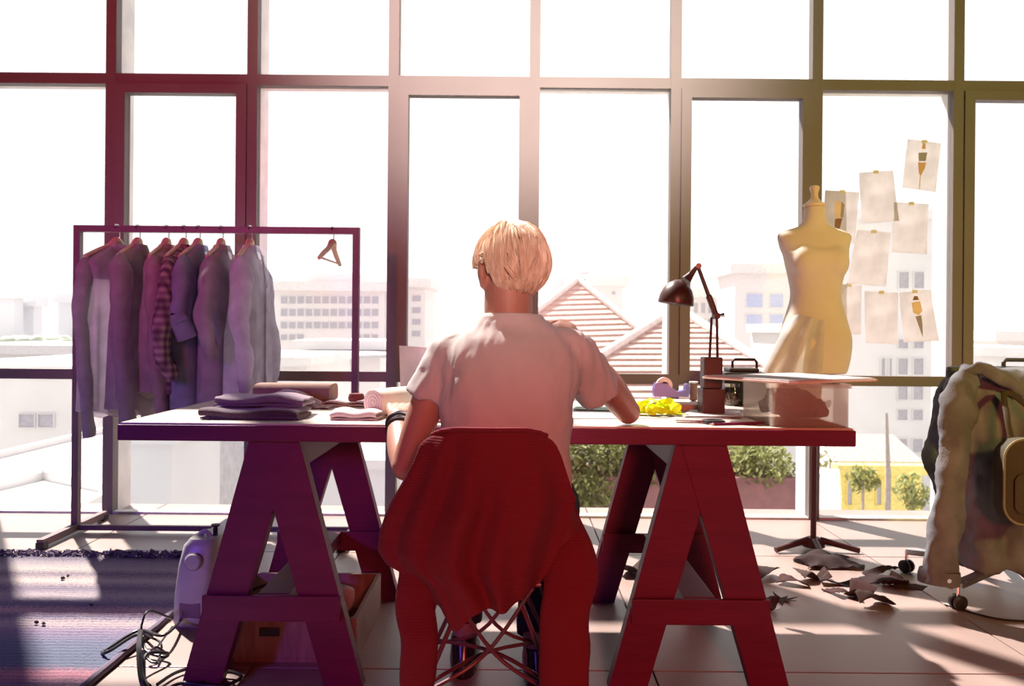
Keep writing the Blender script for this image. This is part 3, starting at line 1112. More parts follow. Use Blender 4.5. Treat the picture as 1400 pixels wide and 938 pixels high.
def folded(px0, px1, pyb, depth, h, layers, m, label, z0=TZ, seed=0.0, group=None, name='folded_cloth', d0=None, skew=0.0):
    """a cloth folded over itself: a zig-zag ribbon extruded sideways"""
    if d0 is None:
        a, c = TP(px0, pyb), TP(px1, pyb)
        y0, xa, xb = a.y, a.x, c.x
    else:
        y0 = d0
        xa, xb = (px0 - 700) / F * d0, (px1 - 700) / F * d0
    th = h / layers
    prof_ = []
    for i in range(layers):
        zc = z0 + th * (i + 0.5)
        ya, yb = y0 + th * 0.5 + 0.006 * (i % 3), y0 + depth - 0.004 * i
        if i % 2 == 0:
            prof_ += [(ya + 0.0, zc), ((ya + yb) / 2, zc), (yb, zc)]
        else:
            prof_ += [(yb, zc), ((ya + yb) / 2, zc), (ya, zc)]
    path = catmull(prof_, layers * 14)
    nu = 16

    def fn(u, v):
        y, z = path[min(int(round(v * (len(path) - 1))), len(path) - 1)]
        x = xa + (xb - xa) * u
        n = noise.noise(Vector((x * 14, y * 14, seed)))
        rag = 0.012 * noise.noise(Vector((v * 5, seed, 3 + round(u)))) * (abs(2 * u - 1) ** 6)
        zz = z + (0.006 * n + 0.004 * math.sin(u * 9 + seed)) * min(1, (z - z0) / h) - 0.004 * abs(2 * u - 1) ** 4 * (z - z0) / h
        return (x + rag + skew * (y - y0), y + 0.012 * noise.noise(Vector((x * 6, seed, 1))), max(zz, z0 + th * 0.42))

    pv = path

    def nr(u, v):
        k = min(int(round(v * (len(pv) - 1))), len(pv) - 1)
        a, c = pv[max(k - 1, 0)], pv[min(k + 1, len(pv) - 1)]
        return Vector((0, -(c[1] - a[1]), (c[0] - a[0]))) if (c[0] - a[0]) or (c[1] - a[1]) else Vector((0, 0, 1))
    bb = MB().thick_sheet(fn, nu, len(path) - 1, nr, th * 0.40)
    mz = min(p[2] for p in bb.v)
    bb.v = [(p[0], p[1], p[2] - (mz - z0) * max(0.0, 1 - (p[2] - z0) / h)) for p in bb.v]
    return solo(bb, name, m, label, 'cloth', group, smooth=60, fix=False)


folded(272, 410, 574, 0.16, 0.030, 3, M_clothdark, 'dark aubergine cloth folded flat at the bottom of the left stack on the table', seed=1.0)
folded(292, 414, 568, 0.15, 0.030, 3, M_clothgrey, 'grey mauve folded cloth with pale rim lying on the dark aubergine cloth', z0=TZ + 0.033, seed=2.2, d0=2.30)
bolt = thing('fabric_bolt', 'brown felt wound flat on a board, lying behind the dark folded stack', 'fabric bolt', (X0b := (395 - 700) / F * 2.76, 2.78, TZ))
bxa, bxb = (346 - 700) / F * 2.70, (446 - 700) / F * 2.70
for q in range(4):
    k = q * 0.006
    rr_ = [[(x, 2.70 + k + 0.13 * 0 + (0.07 - k) + (0.07 - k) * math.copysign(abs(math.cos(2 * PI * j / 32)) ** 0.6, math.cos(2 * PI * j / 32)), TZ + 0.035 + (0.035 - k * 0.9) * math.copysign(abs(math.sin(2 * PI * j / 32)) ** 0.6, math.sin(2 * PI * j / 32))) for j in range(32)] for x in (bxa - 0.002 * (q % 2), bxb + 0.004 * (3 - q))]
    build(MB().loft(rr_), 'wound_layer', M_clothbrown, bolt, smooth=50)


def plum(u, v):
    x = (358 + (456 - 358) * u - 700) / F * 2.62
    y = 2.545 + 0.15 * v + 0.012 * math.sin(u * 9)
    hgt = (0.055 * math.sin(min(u * 1.25, 1) * PI) ** 0.7) * math.sin(PI * min(max(v * 0.9 + 0.08, 0), 1)) ** 0.6
    return (x, y, TZ + 0.004 + hgt + 0.008 * abs(noise.noise(Vector((u * 6, v * 5, 2)))))


solo(MB().thick_sheet(plum, 26, 14, (0, 0, -1), 0.0035), 'velvet_cloth', M_clothpurple, 'plum velvet cloth in a soft mound in front of the brown felt bolt', 'cloth', smooth=60, fix=False)
folded(436, 500, 556, 0.12, 0.022, 2, M_clothpale, 'small pale pink folded linen near the window-side table edge', seed=5.7)
folded(449, 517, 575, 0.12, 0.026, 3, M_clothpale, 'pale pink linen fold beside the wrist of the person', seed=6.5)
folded(566, 604, 578, 0.10, 0.012, 2, M_red, 'deep red cloth corner tucked by the forearm of the person', seed=9.0)

# cotton reel by the fabric
c = TP(487, 553)
t = thing('thread_cone', 'red-brown cone of thread on the table behind the pale linen', 'thread', tuple(c))
build(MB().lathe([(0.0, 0.0), (0.03, 0.0), (0.03, 0.006), (0.008, 0.01), (0.006, 0.03), (0, 0.03)], c, 20), 'core', M_white, t, smooth=True)
build(MB().lathe([(0.009, 0.008), (0.026, 0.009), (0.029, 0.025), (0.024, 0.038), (0.008, 0.040)], c, 20), 'thread', mat('red_brown_thread', (0.2, 0.05, 0.04, 1), 0.8, bump=0.4, bscale=300), t, smooth=True)

# white fabric roll under the hand
a = Vector((-0.42, 2.36, TZ + 0.042))
rl = thing('fabric_roll', 'cream fabric roll on the table beside the hand with bangles', 'fabric roll', (a.x + 0.05, a.y + 0.05, TZ))
d_ = Vector((0.55, 0.80, 0)).normalized()
build(MB().tube([a, a + d_ * 0.02, a + d_ * 0.20], [0.038, 0.042, 0.042], 28, 10), 'roll', mat('cream_linen', (0.78, 0.68, 0.58, 1), 0.9, bump=0.1, bscale=300), rl, smooth=True)
sp = []
for i in range(60):
    th = i / 59 * 3.2 * 2 * PI
    r = 0.006 + 0.031 * i / 59
    u = Vector((d_.y, -d_.x, 0))
    sp.append(a - d_ * 0.001 + u * math.cos(th) * r + Vector((0, 0, 1)) * math.sin(th) * r)
build(MB().tube(sp, 0.0018, 5), 'wound_edge', M_clothpale, rl, smooth=True)

# large pattern paper standing curled
M_paper = mat('white_paper', (0.80, 0.74, 0.74, 1), 0.8, transl=0.35)
pa, pb = TP(548, 549), TP(596, 549)
D = pa.y


def pap(u, v):
    ang = -0.5 + u * 1.7
    x = pa.x + (u) * 0.17
    y = D + 0.05 * math.sin(u * PI) + 0.03 * v
    z = TZ + v * (0.205 - 0.012 * u)
    return (x - 0.012 * v, y, z)


solo(MB().thick_sheet(pap, 16, 10, (0, -1, 0), 0.0008), 'pattern_paper', M_paper, 'tall curled white pattern paper standing on the table beside the person', 'paper', smooth=True, fix=False)

# papers on the right half
def sheet_flat(corners, label, m=M_paper, h=0.0, lift=0.003, th=0.0012, name='paper_sheet', seed=0.0):
    pts = [TP(*q) for q in corners]

    def fn(u, v):
        p = (pts[0] * (1 - u) + pts[1] * u) * (1 - v) + (pts[3] * (1 - u) + pts[2] * u) * v
        return (p.x, p.y, TZ + h + lift * (0.5 + 0.5 * noise.noise(Vector((p.x * 12, p.y * 12, seed)))) * (abs(2 * u - 1) + abs(2 * v - 1)) * 0.5)
    return solo(MB().thick_sheet(fn, 10, 10, (0, 0, 1), th), name, m, label, 'paper', 'papers on the work table', smooth=True, fix=False)


M_greenpaper = mat('pale_green_paper', (0.62, 0.74, 0.66, 1), 0.8)
sheet_flat([(782, 573), (1000, 573), (975, 556), (785, 554)], 'wide white pattern sheet lying under the yellow measuring tape', M_paper)
sheet_flat([(786, 562), (868, 564), (862, 549), (790, 548)], 'pale green sheet lying between the t-shirt and the yellow tape', M_greenpaper, h=0.004)
sheet_flat([(934, 572), (1015, 573), (1010, 563), (945, 561)], 'white note sheet in front of the lamp base', M_paper, h=0.006)
solo(MB().box(TP(925, 563) + Vector((0.01, 0.06, 0.012)), (0.155, 0.10, 0.022)), 'notebook', mat('rose_book_cover', (0.5, 0.32, 0.3, 1), 0.6), 'rose notebook under the lilac tape dispenser', 'notebook', bevel=0.002)

# yellow measuring tape: crumpled loops of ribbon
M_yellow = mat('yellow_tape', (0.86, 0.98, 0.03, 1), 0.5, (0.78, 0.88, 0.02, 1), 30, transl=0.25)
yt = thing('measuring_tape', 'bright yellow measuring tape crumpled in loops on the table', 'tape', tuple(TP(898, 568)))
c0 = TP(898, 570)
rg = random.Random(5)
pts = []
for i in range(150):
    t = i / 149
    a = t * 2 * PI * 9
    r = 0.5 + 0.5 * math.sin(t * 23)
    x = c0.x + (0.055 * math.cos(a) * (0.5 + 0.5 * r) + 0.03 * math.sin(a * 0.37 + 1))
    y = c0.y + 0.03 + 0.035 * math.sin(a * 1.13) * (0.6 + 0.4 * r)
    z = TZ + 0.012 + 0.022 * (1 + math.sin(a * 1.7 + t * 9)) * (0.6 + 0.4 * math.sin(t * 14)) * 0.9
    pts.append((x, y, z))
pts = [(c0.x - 0.085, c0.y + 0.02, TZ + 0.009), (c0.x - 0.065, c0.y + 0.012, TZ + 0.010)] + pts + [(c0.x + 0.07, c0.y + 0.0, TZ + 0.01), (c0.x + 0.09, c0.y - 0.012, TZ + 0.009)]
build(MB().tube(pts, 0.008, 6, 520, flat=0.10, up=(0.3, 0.2, 1)), 'ribbon', M_yellow, yt, smooth=50)
build(MB().box((c0.x + 0.093, c0.y - 0.014, TZ + 0.008), (0.012, 0.018, 0.004)), 'metal_tip', M_chrome, yt)

# tape dispenser
c = TP(918, 551)
M_lilac = mat('lilac_plastic', (0.34, 0.27, 0.62, 1), 0.35)
td = thing('tape_dispenser', 'lilac adhesive tape dispenser with white roll on the table', 'tape dispenser', (c.x, c.y, TZ + 0.023))
z0 = TZ + 0.0235
out = [(-0.068, 0), (0.062, 0), (0.066, 0.030), (0.060, 0.050), (0.048, 0.048), (0.045, 0.026), (0.020, 0.020), (-0.004, 0.036), (-0.02, 0.05), (-0.062, 0.052), (-0.070, 0.03)]
for yo in (-0.016, 0.010):
    build(MB().poly([(c.x + x, c.y + yo, z0 + z) for x, z in out], (0, 0.006, 0)), 'side_shell', M_lilac, td, bevel=0.002)
build(MB().mm((c.x - 0.066, c.y - 0.010, z0), (c.x + 0.060, c.y + 0.010, z0 + 0.018)), 'weighted_base', M_lilac, td)
build(MB().lathe([(0.014, -0.008), (0.03, -0.008), (0.03, 0.008), (0.014, 0.008), (0.014, -0.008)], (c.x - 0.028, c.y, z0 + 0.042), 26, rot=Matrix.Rotation(PI / 2, 3, 'X')), 'tape_roll', mat('white_tape', (0.85, 0.75, 0.75, 1), 0.4), td, smooth=True)
build(MB().mm((c.x + 0.048, c.y - 0.010, z0 + 0.044), (c.x + 0.062, c.y + 0.010, z0 + 0.047)), 'cutter', M_chrome, td)

# dark scissors in front
c = TP(950, 579)
scs = thing('scissors', 'dark fabric scissors lying closed near the table edge', 'scissors', (c.x, c.y, TZ))
M_sc = mat('dark_steel', (0.10, 0.06, 0.09, 1), 0.3, metal=0.6)
build(MB().poly([(c.x - 0.055, c.y + 0.006, TZ + 0.006), (c.x + 0.03, c.y - 0.008, TZ + 0.006), (c.x + 0.03, c.y + 0.008, TZ + 0.006)], (0, 0, 0.003)), 'blade', M_sc, scs)
build(MB().poly([(c.x - 0.055, c.y - 0.006, TZ + 0.002), (c.x + 0.03, c.y - 0.008, TZ + 0.002), (c.x + 0.03, c.y + 0.008, TZ + 0.002)], (0, 0, 0.003)), 'blade', M_sc, scs)
for s in (-1, 1):
    build(MB().tube([(c.x + 0.03 + 0.024 + 0.026 * math.cos(2 * PI * i / 20), c.y + s * 0.014 + 0.013 * math.sin(2 * PI * i / 20), TZ + 0.0065) for i in range(21)], 0.0055, 8), 'handle_ring', M_black, scs, smooth=True)
build(MB().lathe([(0, 0), (0.004, 0), (0.004, 0.002), (0, 0.002)], (c.x + 0.026, c.y, TZ + 0.009), 10), 'pivot', M_chrome, scs)
a = TP(985, 582)
for i, (l, dx) in enumerate((('slim red-brown pencil lying beside the dark scissors', 0.0), ('slim red-brown pencil lying nearest the clear box', 0.035))):
    pn = thing('pencil', l, 'pencil', (a.x + dx, a.y, TZ), 'pencils by the scissors')
    p0, p1 = Vector((a.x + dx - 0.02, a.y - 0.0 + i * 0.012, TZ + 0.004)), Vector((a.x + dx + 0.11, a.y + 0.03 + i * 0.022, TZ + 0.004))
    dd = (p1 - p0).normalized()
    build(MB().tube([p0, p1], 0.004, 6), 'shaft', M_wood, pn)
    build(MB().tube([p0, p0 - dd * 0.014], [0.004, 0.0006], 6), 'point', M_clothpale, pn)

# desk lamp
LD = 2.50
M_lamp = mat('dark_enamel', (0.065, 0.022, 0.02, 1), 0.35, spec=0.5)
lb = P(972, 551, LD)
lp = thing('desk_lamp', 'dark articulated desk lamp with domed shade and block base', 'lamp', (lb.x, LD, TZ))
build(MB().mm((lb.x - 0.036, LD - 0.036, TZ), (lb.x + 0.036, LD + 0.036, TZ + 0.085)), 'base', M_lamp, lp, bevel=0.004)
build(MB().mm((lb.x - 0.030, LD - 0.03, TZ + 0.085), (lb.x + 0.030, LD + 0.03, TZ + 0.186)), 'upper_block', M_lamp, lp, bevel=0.006)
j1a, j1b = P(970, 492, LD), P(981, 492, LD)
j2 = P(979, 432, LD)
for q, e in ((j1a, P(973, 434, LD)), (j1b, P(980, 432, LD))):
    build(MB().tube([q, e], 0.0042, 8), 'lower_rod', M_lamp, lp, smooth=True)
    build(MB().tube([q + Vector((0, -0.012, 0)), q + Vector((0, 0.012, 0))], 0.009, 12), 'rod_pivot', M_lamp, lp, smooth=True)
build(MB().tube([j2 + Vector((0, -0.02, 0)), j2 + Vector((0, 0.02, 0))], 0.010, 14), 'elbow', M_lamp, lp, smooth=True)
build(MB().tube([j2 + Vector((0.0, -0.012, 0)), j2 + Vector((0.022, -0.02, 0.004))], [0.004, 0.008], 10), 'wing_knob', M_chrome, lp, smooth=True)
tip = P(954, 364, LD)
build(MB().tube([j2, j2.lerp(tip, 0.40), j2.lerp(tip, 0.42), tip], [0.010, 0.010, 0.0065, 0.006], 10), 'upper_arm', M_lamp, lp, smooth=True)
build(MB().tube([tip + Vector((0, -0.014, 0)), tip + Vector((0, 0.014, 0))], 0.009, 12), 'head_joint', M_chrome, lp, smooth=True)
hk = P(932, 389, LD)
build(MB().tube([tip + Vector((-0.006, -0.008, -0.004)), P(944, 376, LD), P(938, 383, LD)], [0.006, 0.011, 0.017], 14, 12), 'shade_neck', M_lamp, lp, smooth=True)
R_ = Matrix.Rotation(math.radians(8), 3, 'Y')
sc_ = P(924, 414, LD)
pr = [(0.056, -0.004), (0.057, 0.0), (0.054, 0.022), (0.046, 0.044), (0.032, 0.062), (0.014, 0.073), (0.002, 0.076), (0.002, 0.073), (0.013, 0.070), (0.030, 0.059), (0.043, 0.042), (0.051, 0.021), (0.053, 0.0), (0.056, -0.004)]
sh = build(MB().lathe(pr, sc_, 32, rot=R_), 'shade', M_lamp, lp, smooth=60)
build(MB().ell(sc_ + Vector((0, 0, 0.025)), (0.022, 0.022, 0.03), 16, 10), 'bulb', M_white, sh, smooth=True)

# jar, spool and carrying case behind the box
c = TP(1000, 554)
jr = thing('button_jar', 'small glass jar of brown buttons beside the lamp base', 'jar', tuple(c))
M_clear = clear_mat('clear_jar', (0.93, 0.92, 0.9, 1), 0.08)
build(MB().lathe([(0.0, 0.0), (0.033, 0.0), (0.036, 0.01), (0.036, 0.055), (0.030, 0.064), (0.030, 0.070), (0.028, 0.070), (0.033, 0.054), (0.033, 0.004), (0.0, 0.004)], c, 26), 'glass', M_clear, jr, smooth=50)
bb = MB()
rg = random.Random(3)
for i in range(70):
    q = Vector((rg.uniform(-0.022, 0.022), rg.uniform(-0.022, 0.022), rg.uniform(0.008, 0.045)))
    bb.lathe([(0, 0), (0.007, 0), (0.007, 0.003), (0, 0.003)], c + q, 8, rot=Matrix.Rotation(rg.uniform(0, 3), 3, 'X') @ Matrix.Rotation(rg.uniform(0, 3), 3, 'Y'))
build(bb, 'buttons', mat('brown_buttons', (0.3, 0.16, 0.1, 1), 0.4), jr, kind='stuff')
build(MB().lathe([(0, 0.068), (0.032, 0.068), (0.032, 0.08), (0, 0.08)], c, 24), 'lid', M_chrome, jr, smooth=True)

c = TP(948, 551)
spn = thing('thread_spool', 'white and brown thread spool standing left of the lamp base', 'spool', tuple(c))
build(MB().lathe([(0, 0), (0.016, 0), (0.016, 0.006), (0.007, 0.008), (0.007, 0.072), (0.016, 0.074), (0.016, 0.080), (0, 0.080)], c, 20), 'bobbin', M_white, spn, smooth=40)
build(MB().lathe([(0.0075, 0.009), (0.014, 0.010), (0.0145, 0.07), (0.0075, 0.071)], c, 20), 'thread', M_clothbrown, spn, smooth=40)
c = TP(957, 558)
spn = thing('pin_dish', 'tiny white dish of pins by the thread spool', 'dish', tuple(c))
build(MB().lathe([(0, 0), (0.014, 0), (0.021, 0.010), (0.020, 0.011), (0.013, 0.003), (0, 0.003)], c, 20), 'bowl', M_white, spn, smooth=50)
for i in range(5):
    a = i * 1.3
    p0 = c + Vector((0.012 * math.cos(a), 0.012 * math.sin(a), 0.006))
    build(MB().tube([p0, p0 + Vector((-0.02 * math.cos(a), -0.02 * math.sin(a), 0.012))], 0.0008, 5), 'pin', M_chrome, spn)

cc = P(1013, 520, 2.88)
cs = thing('carrying_case', 'dark carrying case with loop handle at the window-side table edge', 'case', (cc.x, 2.88, TZ))
build(MB().mm((cc.x - 0.078, 2.82, TZ), (cc.x + 0.078, 2.94, TZ + 0.12)), 'case_body', M_black, cs, bevel=0.012)
build(MB().mm((cc.x - 0.055, 2.835, TZ + 0.12), (cc.x + 0.055, 2.925, TZ + 0.134)), 'case_lid', M_black, cs, bevel=0.006)
build(MB().tube([(cc.x - 0.032, 2.88, TZ + 0.13), (cc.x - 0.032, 2.88, TZ + 0.158), (cc.x - 0.024, 2.88, TZ + 0.165), (cc.x + 0.05, 2.88, TZ + 0.165), (cc.x + 0.058, 2.88, TZ + 0.155), (cc.x + 0.058, 2.88, TZ + 0.13)], 0.005, 8), 'handle', M_black, cs, smooth=True)

# clear storage box with scraps and a board on top
xa, xb, ya, yb = 0.735, 0.955, 2.195, 2.46
bx = thing('storage_box', 'clear plastic storage box full of dark red scraps at the table end', 'box', ((xa + xb) / 2, (ya + yb) / 2, TZ))
M_box = clear_mat('clear_plastic', (0.95, 0.93, 0.9, 1), 0.06, 0.28, (0.85, 0.78, 0.72, 1), 0.15)
zb = TZ + 0.122
build(MB().mm((xa, ya, TZ), (xb, yb, TZ + 0.003)), 'base', M_box, bx)
for n, p, q in (('side_wall', (xa, ya, TZ + 0.003), (xa + 0.003, yb, zb)), ('side_wall', (xb - 0.003, ya, TZ + 0.003), (xb, yb, zb)),
                ('side_wall', (xa + 0.003, ya, TZ + 0.003), (xb - 0.003, ya + 0.003, zb)), ('side_wall', (xa + 0.003, yb - 0.003, TZ + 0.003), (xb - 0.003, yb, zb))):
    build(MB().mm(p, q), n, M_box, bx)
b = MB()
for p, q in (((xa - 0.006, ya - 0.006), (xb + 0.006, ya - 0.0005)), ((xa - 0.006, yb + 0.0005), (xb + 0.006, yb + 0.006)), ((xa - 0.006, ya - 0.0005), (xa - 0.0005, yb + 0.0005)), ((xb + 0.0005, ya - 0.0005), (xb + 0.006, yb + 0.0005))):
    b.mm(p + (zb - 0.012,), q + (zb,))
build(b, 'rim', M_box, bx)
rg = random.Random(11)
M_scrap = mat('dark_red_scraps', (0.16, 0.05, 0.045, 1), 0.9)
b = MB()
for i in range(38):
    cx_, cy_ = rg.uniform(xa + 0.055, xb - 0.04), rg.uniform(ya + 0.04, yb - 0.05)
    hx = 1 - ((cx_ - (xa + xb) / 2 - 0.0) / 0.11) ** 2
    cz = TZ + rg.uniform(0.030, 0.036 + 0.056 * max(hx, 0))
    b.ell((cx_, cy_, cz), (rg.uniform(0.02, 0.034), rg.uniform(0.02, 0.034), rg.uniform(0.016, 0.026)), 12, 8)
me = remesh(b, 0.006, 1, 'scraps')
displace(me, lambda p: 0.007 * noise.noise(Vector(p) * 55) + 0.003 * noise.noise(Vector(p) * 120))
build(me, 'scraps', M_scrap, bx, fix=False, kind='stuff')
bd0 = zb + 0.0005
bd = thing('cutting_board', 'wide thin white board lying across the clear storage box', 'board', (0.79, 2.42, bd0))
A_, B_, C_, D_ = Vector((0.59, 2.40, bd0)), Vector((0.775, 2.165, bd0)), Vector((1.10, 2.33, bd0)), Vector((0.94, 2.60, bd0))
build(MB().poly([A_, B_, C_, D_], (0, 0, 0.006)), 'panel', mat('white_board', (0.78, 0.72, 0.66, 1), 0.6), bd, bevel=0.001)
build(MB().poly([p.lerp((A_ + C_) / 2, 0.03) + Vector((0, 0, 0.006)) for p in (A_, B_, C_, D_)], (0, 0, 0.004)), 'top_sheet', M_paper, bd)

# cable hanging from the table edge by the far trestle
cb = solo(MB().tube([(0.80, 2.90, 0.699), (0.80, 2.905, 0.60), (0.802, 2.905, 0.52), (0.79, 2.90, 0.46), (0.795, 2.90, 0.40)], 0.004, 8, 24), 'hanging_cable', M_black, 'thin dark cable hanging from the table beside the trestle', 'cable', smooth=True)
sk = MB().tube([(0.803, 2.905, 0.53), (0.807, 2.905, 0.46), (0.790, 2.90, 0.40), (0.780, 2.90, 0.375)], [0.008, 0.014, 0.012, 0.006], 10, 16)
ORG[cb.name] = cb.location.copy()
build(sk, 'plug', M_black, cb, smooth=True)
build(MB().tube([(0.81, 2.905, 0.44), (0.825, 2.90, 0.47), (0.84, 2.90, 0.49)], 0.004, 8, 8), 'cord_end', M_black, cb, smooth=True)

# ------------------------------------------------------------------ under the table on the floor
M_crate = mat('rough_crate_wood', (0.30, 0.19, 0.16, 1), 0.7, (0.22, 0.13, 0.11, 1), 6, stretch=(8, 1, 1), bump=0.2)
xa, xb, ya, yb = -0.93, -0.465, 2.36, 2.80
cr = thing('wooden_crate', 'shallow open wooden crate on the floor under the table', 'crate', ((xa + xb) / 2, (ya + yb) / 2, 0))
build(MB().mm((xa, ya, 0.0), (xb, yb, 0.012)), 'bottom_board', M_crate, cr)
for p, q in (((xa, ya, 0.012), (xb, ya + 0.014, 0.135)), ((xa, yb - 0.014, 0.012), (xb, yb, 0.135)), ((xa, ya + 0.014, 0.012), (xa + 0.014, yb - 0.014, 0.135)), ((xb - 0.014, ya + 0.014, 0.012), (xb, yb - 0.014, 0.135))):
    build(MB().mm(p, q), 'side_board', M_crate, cr, bevel=0.002)
build(MB().mm((-0.76, ya - 0.006, 0.080), (-0.70, ya, 0.105)), 'handle_plate', M_black, cr)
rg = random.Random(4)
kinds = [('dark red rolled cloth bundle in the front of the wooden crate', M_red, (-0.60, 2.48)), ('pale pink cloth bundle at the rear of the wooden crate', M_clothpale, (-0.62, 2.70)), ('dark aubergine cloth bundle in the crate beside the pale one', M_clothdark, (-0.76, 2.62)), ('brown cloth bundle against the crate side towards the sewing machine', M_clothbrown, (-0.83, 2.50))]
for i, (l, m, (x, y)) in enumerate(kinds):
    b = MB().ell((x, y, 0.07), (0.075, 0.06, 0.055), 22, 14)
    b.jitter(0.03, 16, i * 3.0)
    mz = min(p[2] for p in b.v)
    b.v = [(p[0], p[1], p[2] - mz + 0.0125) for p in b.v]
    solo(b, 'cloth_bundle', m, l, 'cloth', smooth=60)
c = Vector((-0.66, 2.72, 0))

# sewing machine standing on the floor
M_sew = mat('off_white_enamel', (0.44, 0.42, 0.40, 1), 0.35, spec=0.5)
so = FP(262, 862)
sm = thing('sewing_machine', 'off-white sewing machine head on the floor beside the striped rug', 'sewing machine', (so.x + 0.05, so.y + 0.1, 0))
X0, Y0 = so.x - 0.04, so.y + 0.02
b = MB()
rings = []
for z, w, dd, sh_ in ((0.0, 0.062, 0.095, 0.0), (0.015, 0.068, 0.10, 0.0), (0.10, 0.070, 0.10, 0.006), (0.20, 0.066, 0.098, 0.014), (0.27, 0.058, 0.090, 0.022), (0.292, 0.046, 0.075, 0.028)):
    rings.append(ering(z, X0 + 0.02 + sh_, Y0 + 0.10, w, dd, 0.5, 36))
build(MB().loft(rings), 'pillar', M_sew, sm, smooth=40)
build(MB().mm((X0 - 0.03, Y0 + 0.02, 0.0), (X0 + 0.09, Y0 + 0.40, 0.05)), 'bed', M_sew, sm, bevel=0.008)
build(MB().mm((X0 + 0.0, Y0 + 0.12, 0.19), (X0 + 0.09, Y0 + 0.40, 0.28)), 'arm', M_sew, sm, bevel=0.015)
build(MB().lathe([(0, 0), (0.026, 0), (0.028, 0.006), (0.024, 0.012), (0.0, 0.014)], (X0 + 0.035, Y0 + 0.002, 0.225), 28, rot=Matrix.Rotation(PI / 2, 3, 'X')), 'dial', M_sew, sm, smooth=50)
build(MB().tube([(X0 + 0.035 + 0.029 * math.cos(2 * PI * i / 32), Y0 - 0.001, 0.225 + 0.029 * math.sin(2 * PI * i / 32)) for i in range(33)], 0.002, 6), 'dial_ring', M_clothgrey, sm, smooth=True)
build(MB().lathe([(0, 0), (0.015, 0), (0.015, 0.006), (0.008, 0.009), (0.008, 0.035), (0.015, 0.038), (0.015, 0.044), (0, 0.044)], (X0 + 0.075, Y0 + 0.09, 0.285), 18), 'spool', M_black, sm, smooth=40)
build(MB().tube([(X0 + 0.02, Y0 + 0.09, 0.290), (X0 + 0.04, Y0 + 0.09, 0.305), (X0 + 0.06, Y0 + 0.09, 0.288)], 0.008, 8, 8), 'thread_guide', M_sew, sm, smooth=True)
build(MB().mm((X0 - 0.012, Y0 + 0.035, 0.03), (X0 + 0.06, Y0 + 0.0, 0.085)), 'dark_inlay', M_clothgrey, sm, bevel=0.004)

# ------------------------------------------------------------------ cables
def cable(pts, label, r=0.005, n=120, group='black cables on the floor'):
    return solo(MB().tube(pts, r, 7, n), 'power_cable', M_black, label, 'cable', group, smooth=True)


def F2(px, py, h=0.012):
    return FP(px, py, h)


cable([F2(255, 838), F2(225, 868, 0.05), F2(190, 862, 0.02), F2(150, 885), F2(140, 892), F2(150, 890, 0.03), F2(188, 868, 0.05), F2(200, 890, 0.02), F2(225, 898), F2(228, 893, 0.03), F2(200, 895, 0.05), F2(196, 925), F2(205, 938)],
      'black cable coiled in loops where the rug edge meets the bare floor')
cable([F2(192, 862, 0.05), F2(190, 890, 0.08), F2(194, 930, 0.06), F2(205, 945, 0.02)], 'short thick black cable tie hanging through the coiled cables', 0.008, 30)
cable([F2(235, 846, 0.02), F2(205, 835, 0.10), F2(195, 850, 0.08), F2(196, 866, 0.04), F2(220, 880, 0.02), F2(215, 905, 0.012), F2(202, 900, 0.02), F2(212, 885, 0.04), F2(226, 892)], 'thin black lead looping up beside the sewing machine', 0.0035)
cable([F2(215, 936), F2(240, 920), F2(270, 912), F2(300, 915, 0.02), F2(330, 925), F2(300, 938), F2(250, 934), F2(225, 945)], 'black power lead in a flat heap under the trestle foot')
cable([P(393, 800, 2.40), P(375, 797, 2.38), P(340, 808, 2.33), P(310, 822, 2.30), P(296, 838, 2.29), P(295, 870, 2.28), P(296, 905, 2.30), F2(292, 925), F2(270, 935)], 'black lead draped down behind the front trestle crossbar', 0.0045, 60)

# ------------------------------------------------------------------ striped rug
rx0, rx1, ry0, ry1 = -3.9, -1.19, 1.3, 3.40
rug = thing('striped_rug', 'woven striped rug in muted grey, pink and violet on the floor', 'rug', ((rx0 + rx1) / 2, (ry0 + ry1) / 2, 0))
M_rug = mat('rug_weave', (0.40, 0.34, 0.36, 1), 0.95, bump=0.6, bscale=220)
n, L = M_rug.node_tree.nodes, M_rug.node_tree.links
ramp = n.new('ShaderNodeValToRGB')
sep = n.new('ShaderNodeSeparateXYZ')
tcx = n['Texture Coordinate']
L.new(tcx.outputs['Object'], sep.inputs[0])
mrg = n.new('ShaderNodeMapRange')
mrg.inputs['From Min'].default_value = ry0 - (ry0 + ry1) / 2
mrg.inputs['From Max'].default_value = ry1 - (ry0 + ry1) / 2
L.new(sep.outputs['Y'], mrg.inputs['Value'])
stripes = [(0.0, (70, 72, 100)), (0.40, (78, 84, 108)), (0.452, (165, 90, 110)), (0.475, (88, 96, 120)), (0.55, (95, 100, 128)), (0.60, (130, 110, 140)), (0.635, (170, 150, 150)), (0.66, (104, 92, 124)), (0.69, (186, 142, 150)),
           (0.715, (110, 96, 130)), (0.76, (168, 152, 156)), (0.80, (120, 104, 128)), (0.84, (190, 172, 164)), (0.88, (128, 112, 128)), (0.91, (180, 168, 160)), (0.955, (150, 138, 146)), (0.985, (100, 86, 110))]
ramp.color_ramp.interpolation = 'LINEAR'
ramp.color_ramp.elements[0].position = 0.0
ramp.color_ramp.elements[0].color = S(*stripes[0][1])
ramp.color_ramp.elements[1].position = 0.985
ramp.color_ramp.elements[1].color = S(*stripes[-1][1])
for p, c in stripes[1:-1]:
    e = ramp.color_ramp.elements.new(p)
    e.color = S(*c)
nzr = n.new('ShaderNodeTexNoise')
nzr.inputs['Scale'].default_value = 90
ad = n.new('ShaderNodeMath')
ad.operation = 'MULTIPLY_ADD'
ad.inputs[1].default_value = 0.05
L.new(nzr.outputs[0], ad.inputs[0])
L.new(tcx.outputs['Object'], nzr.inputs['Vector'])
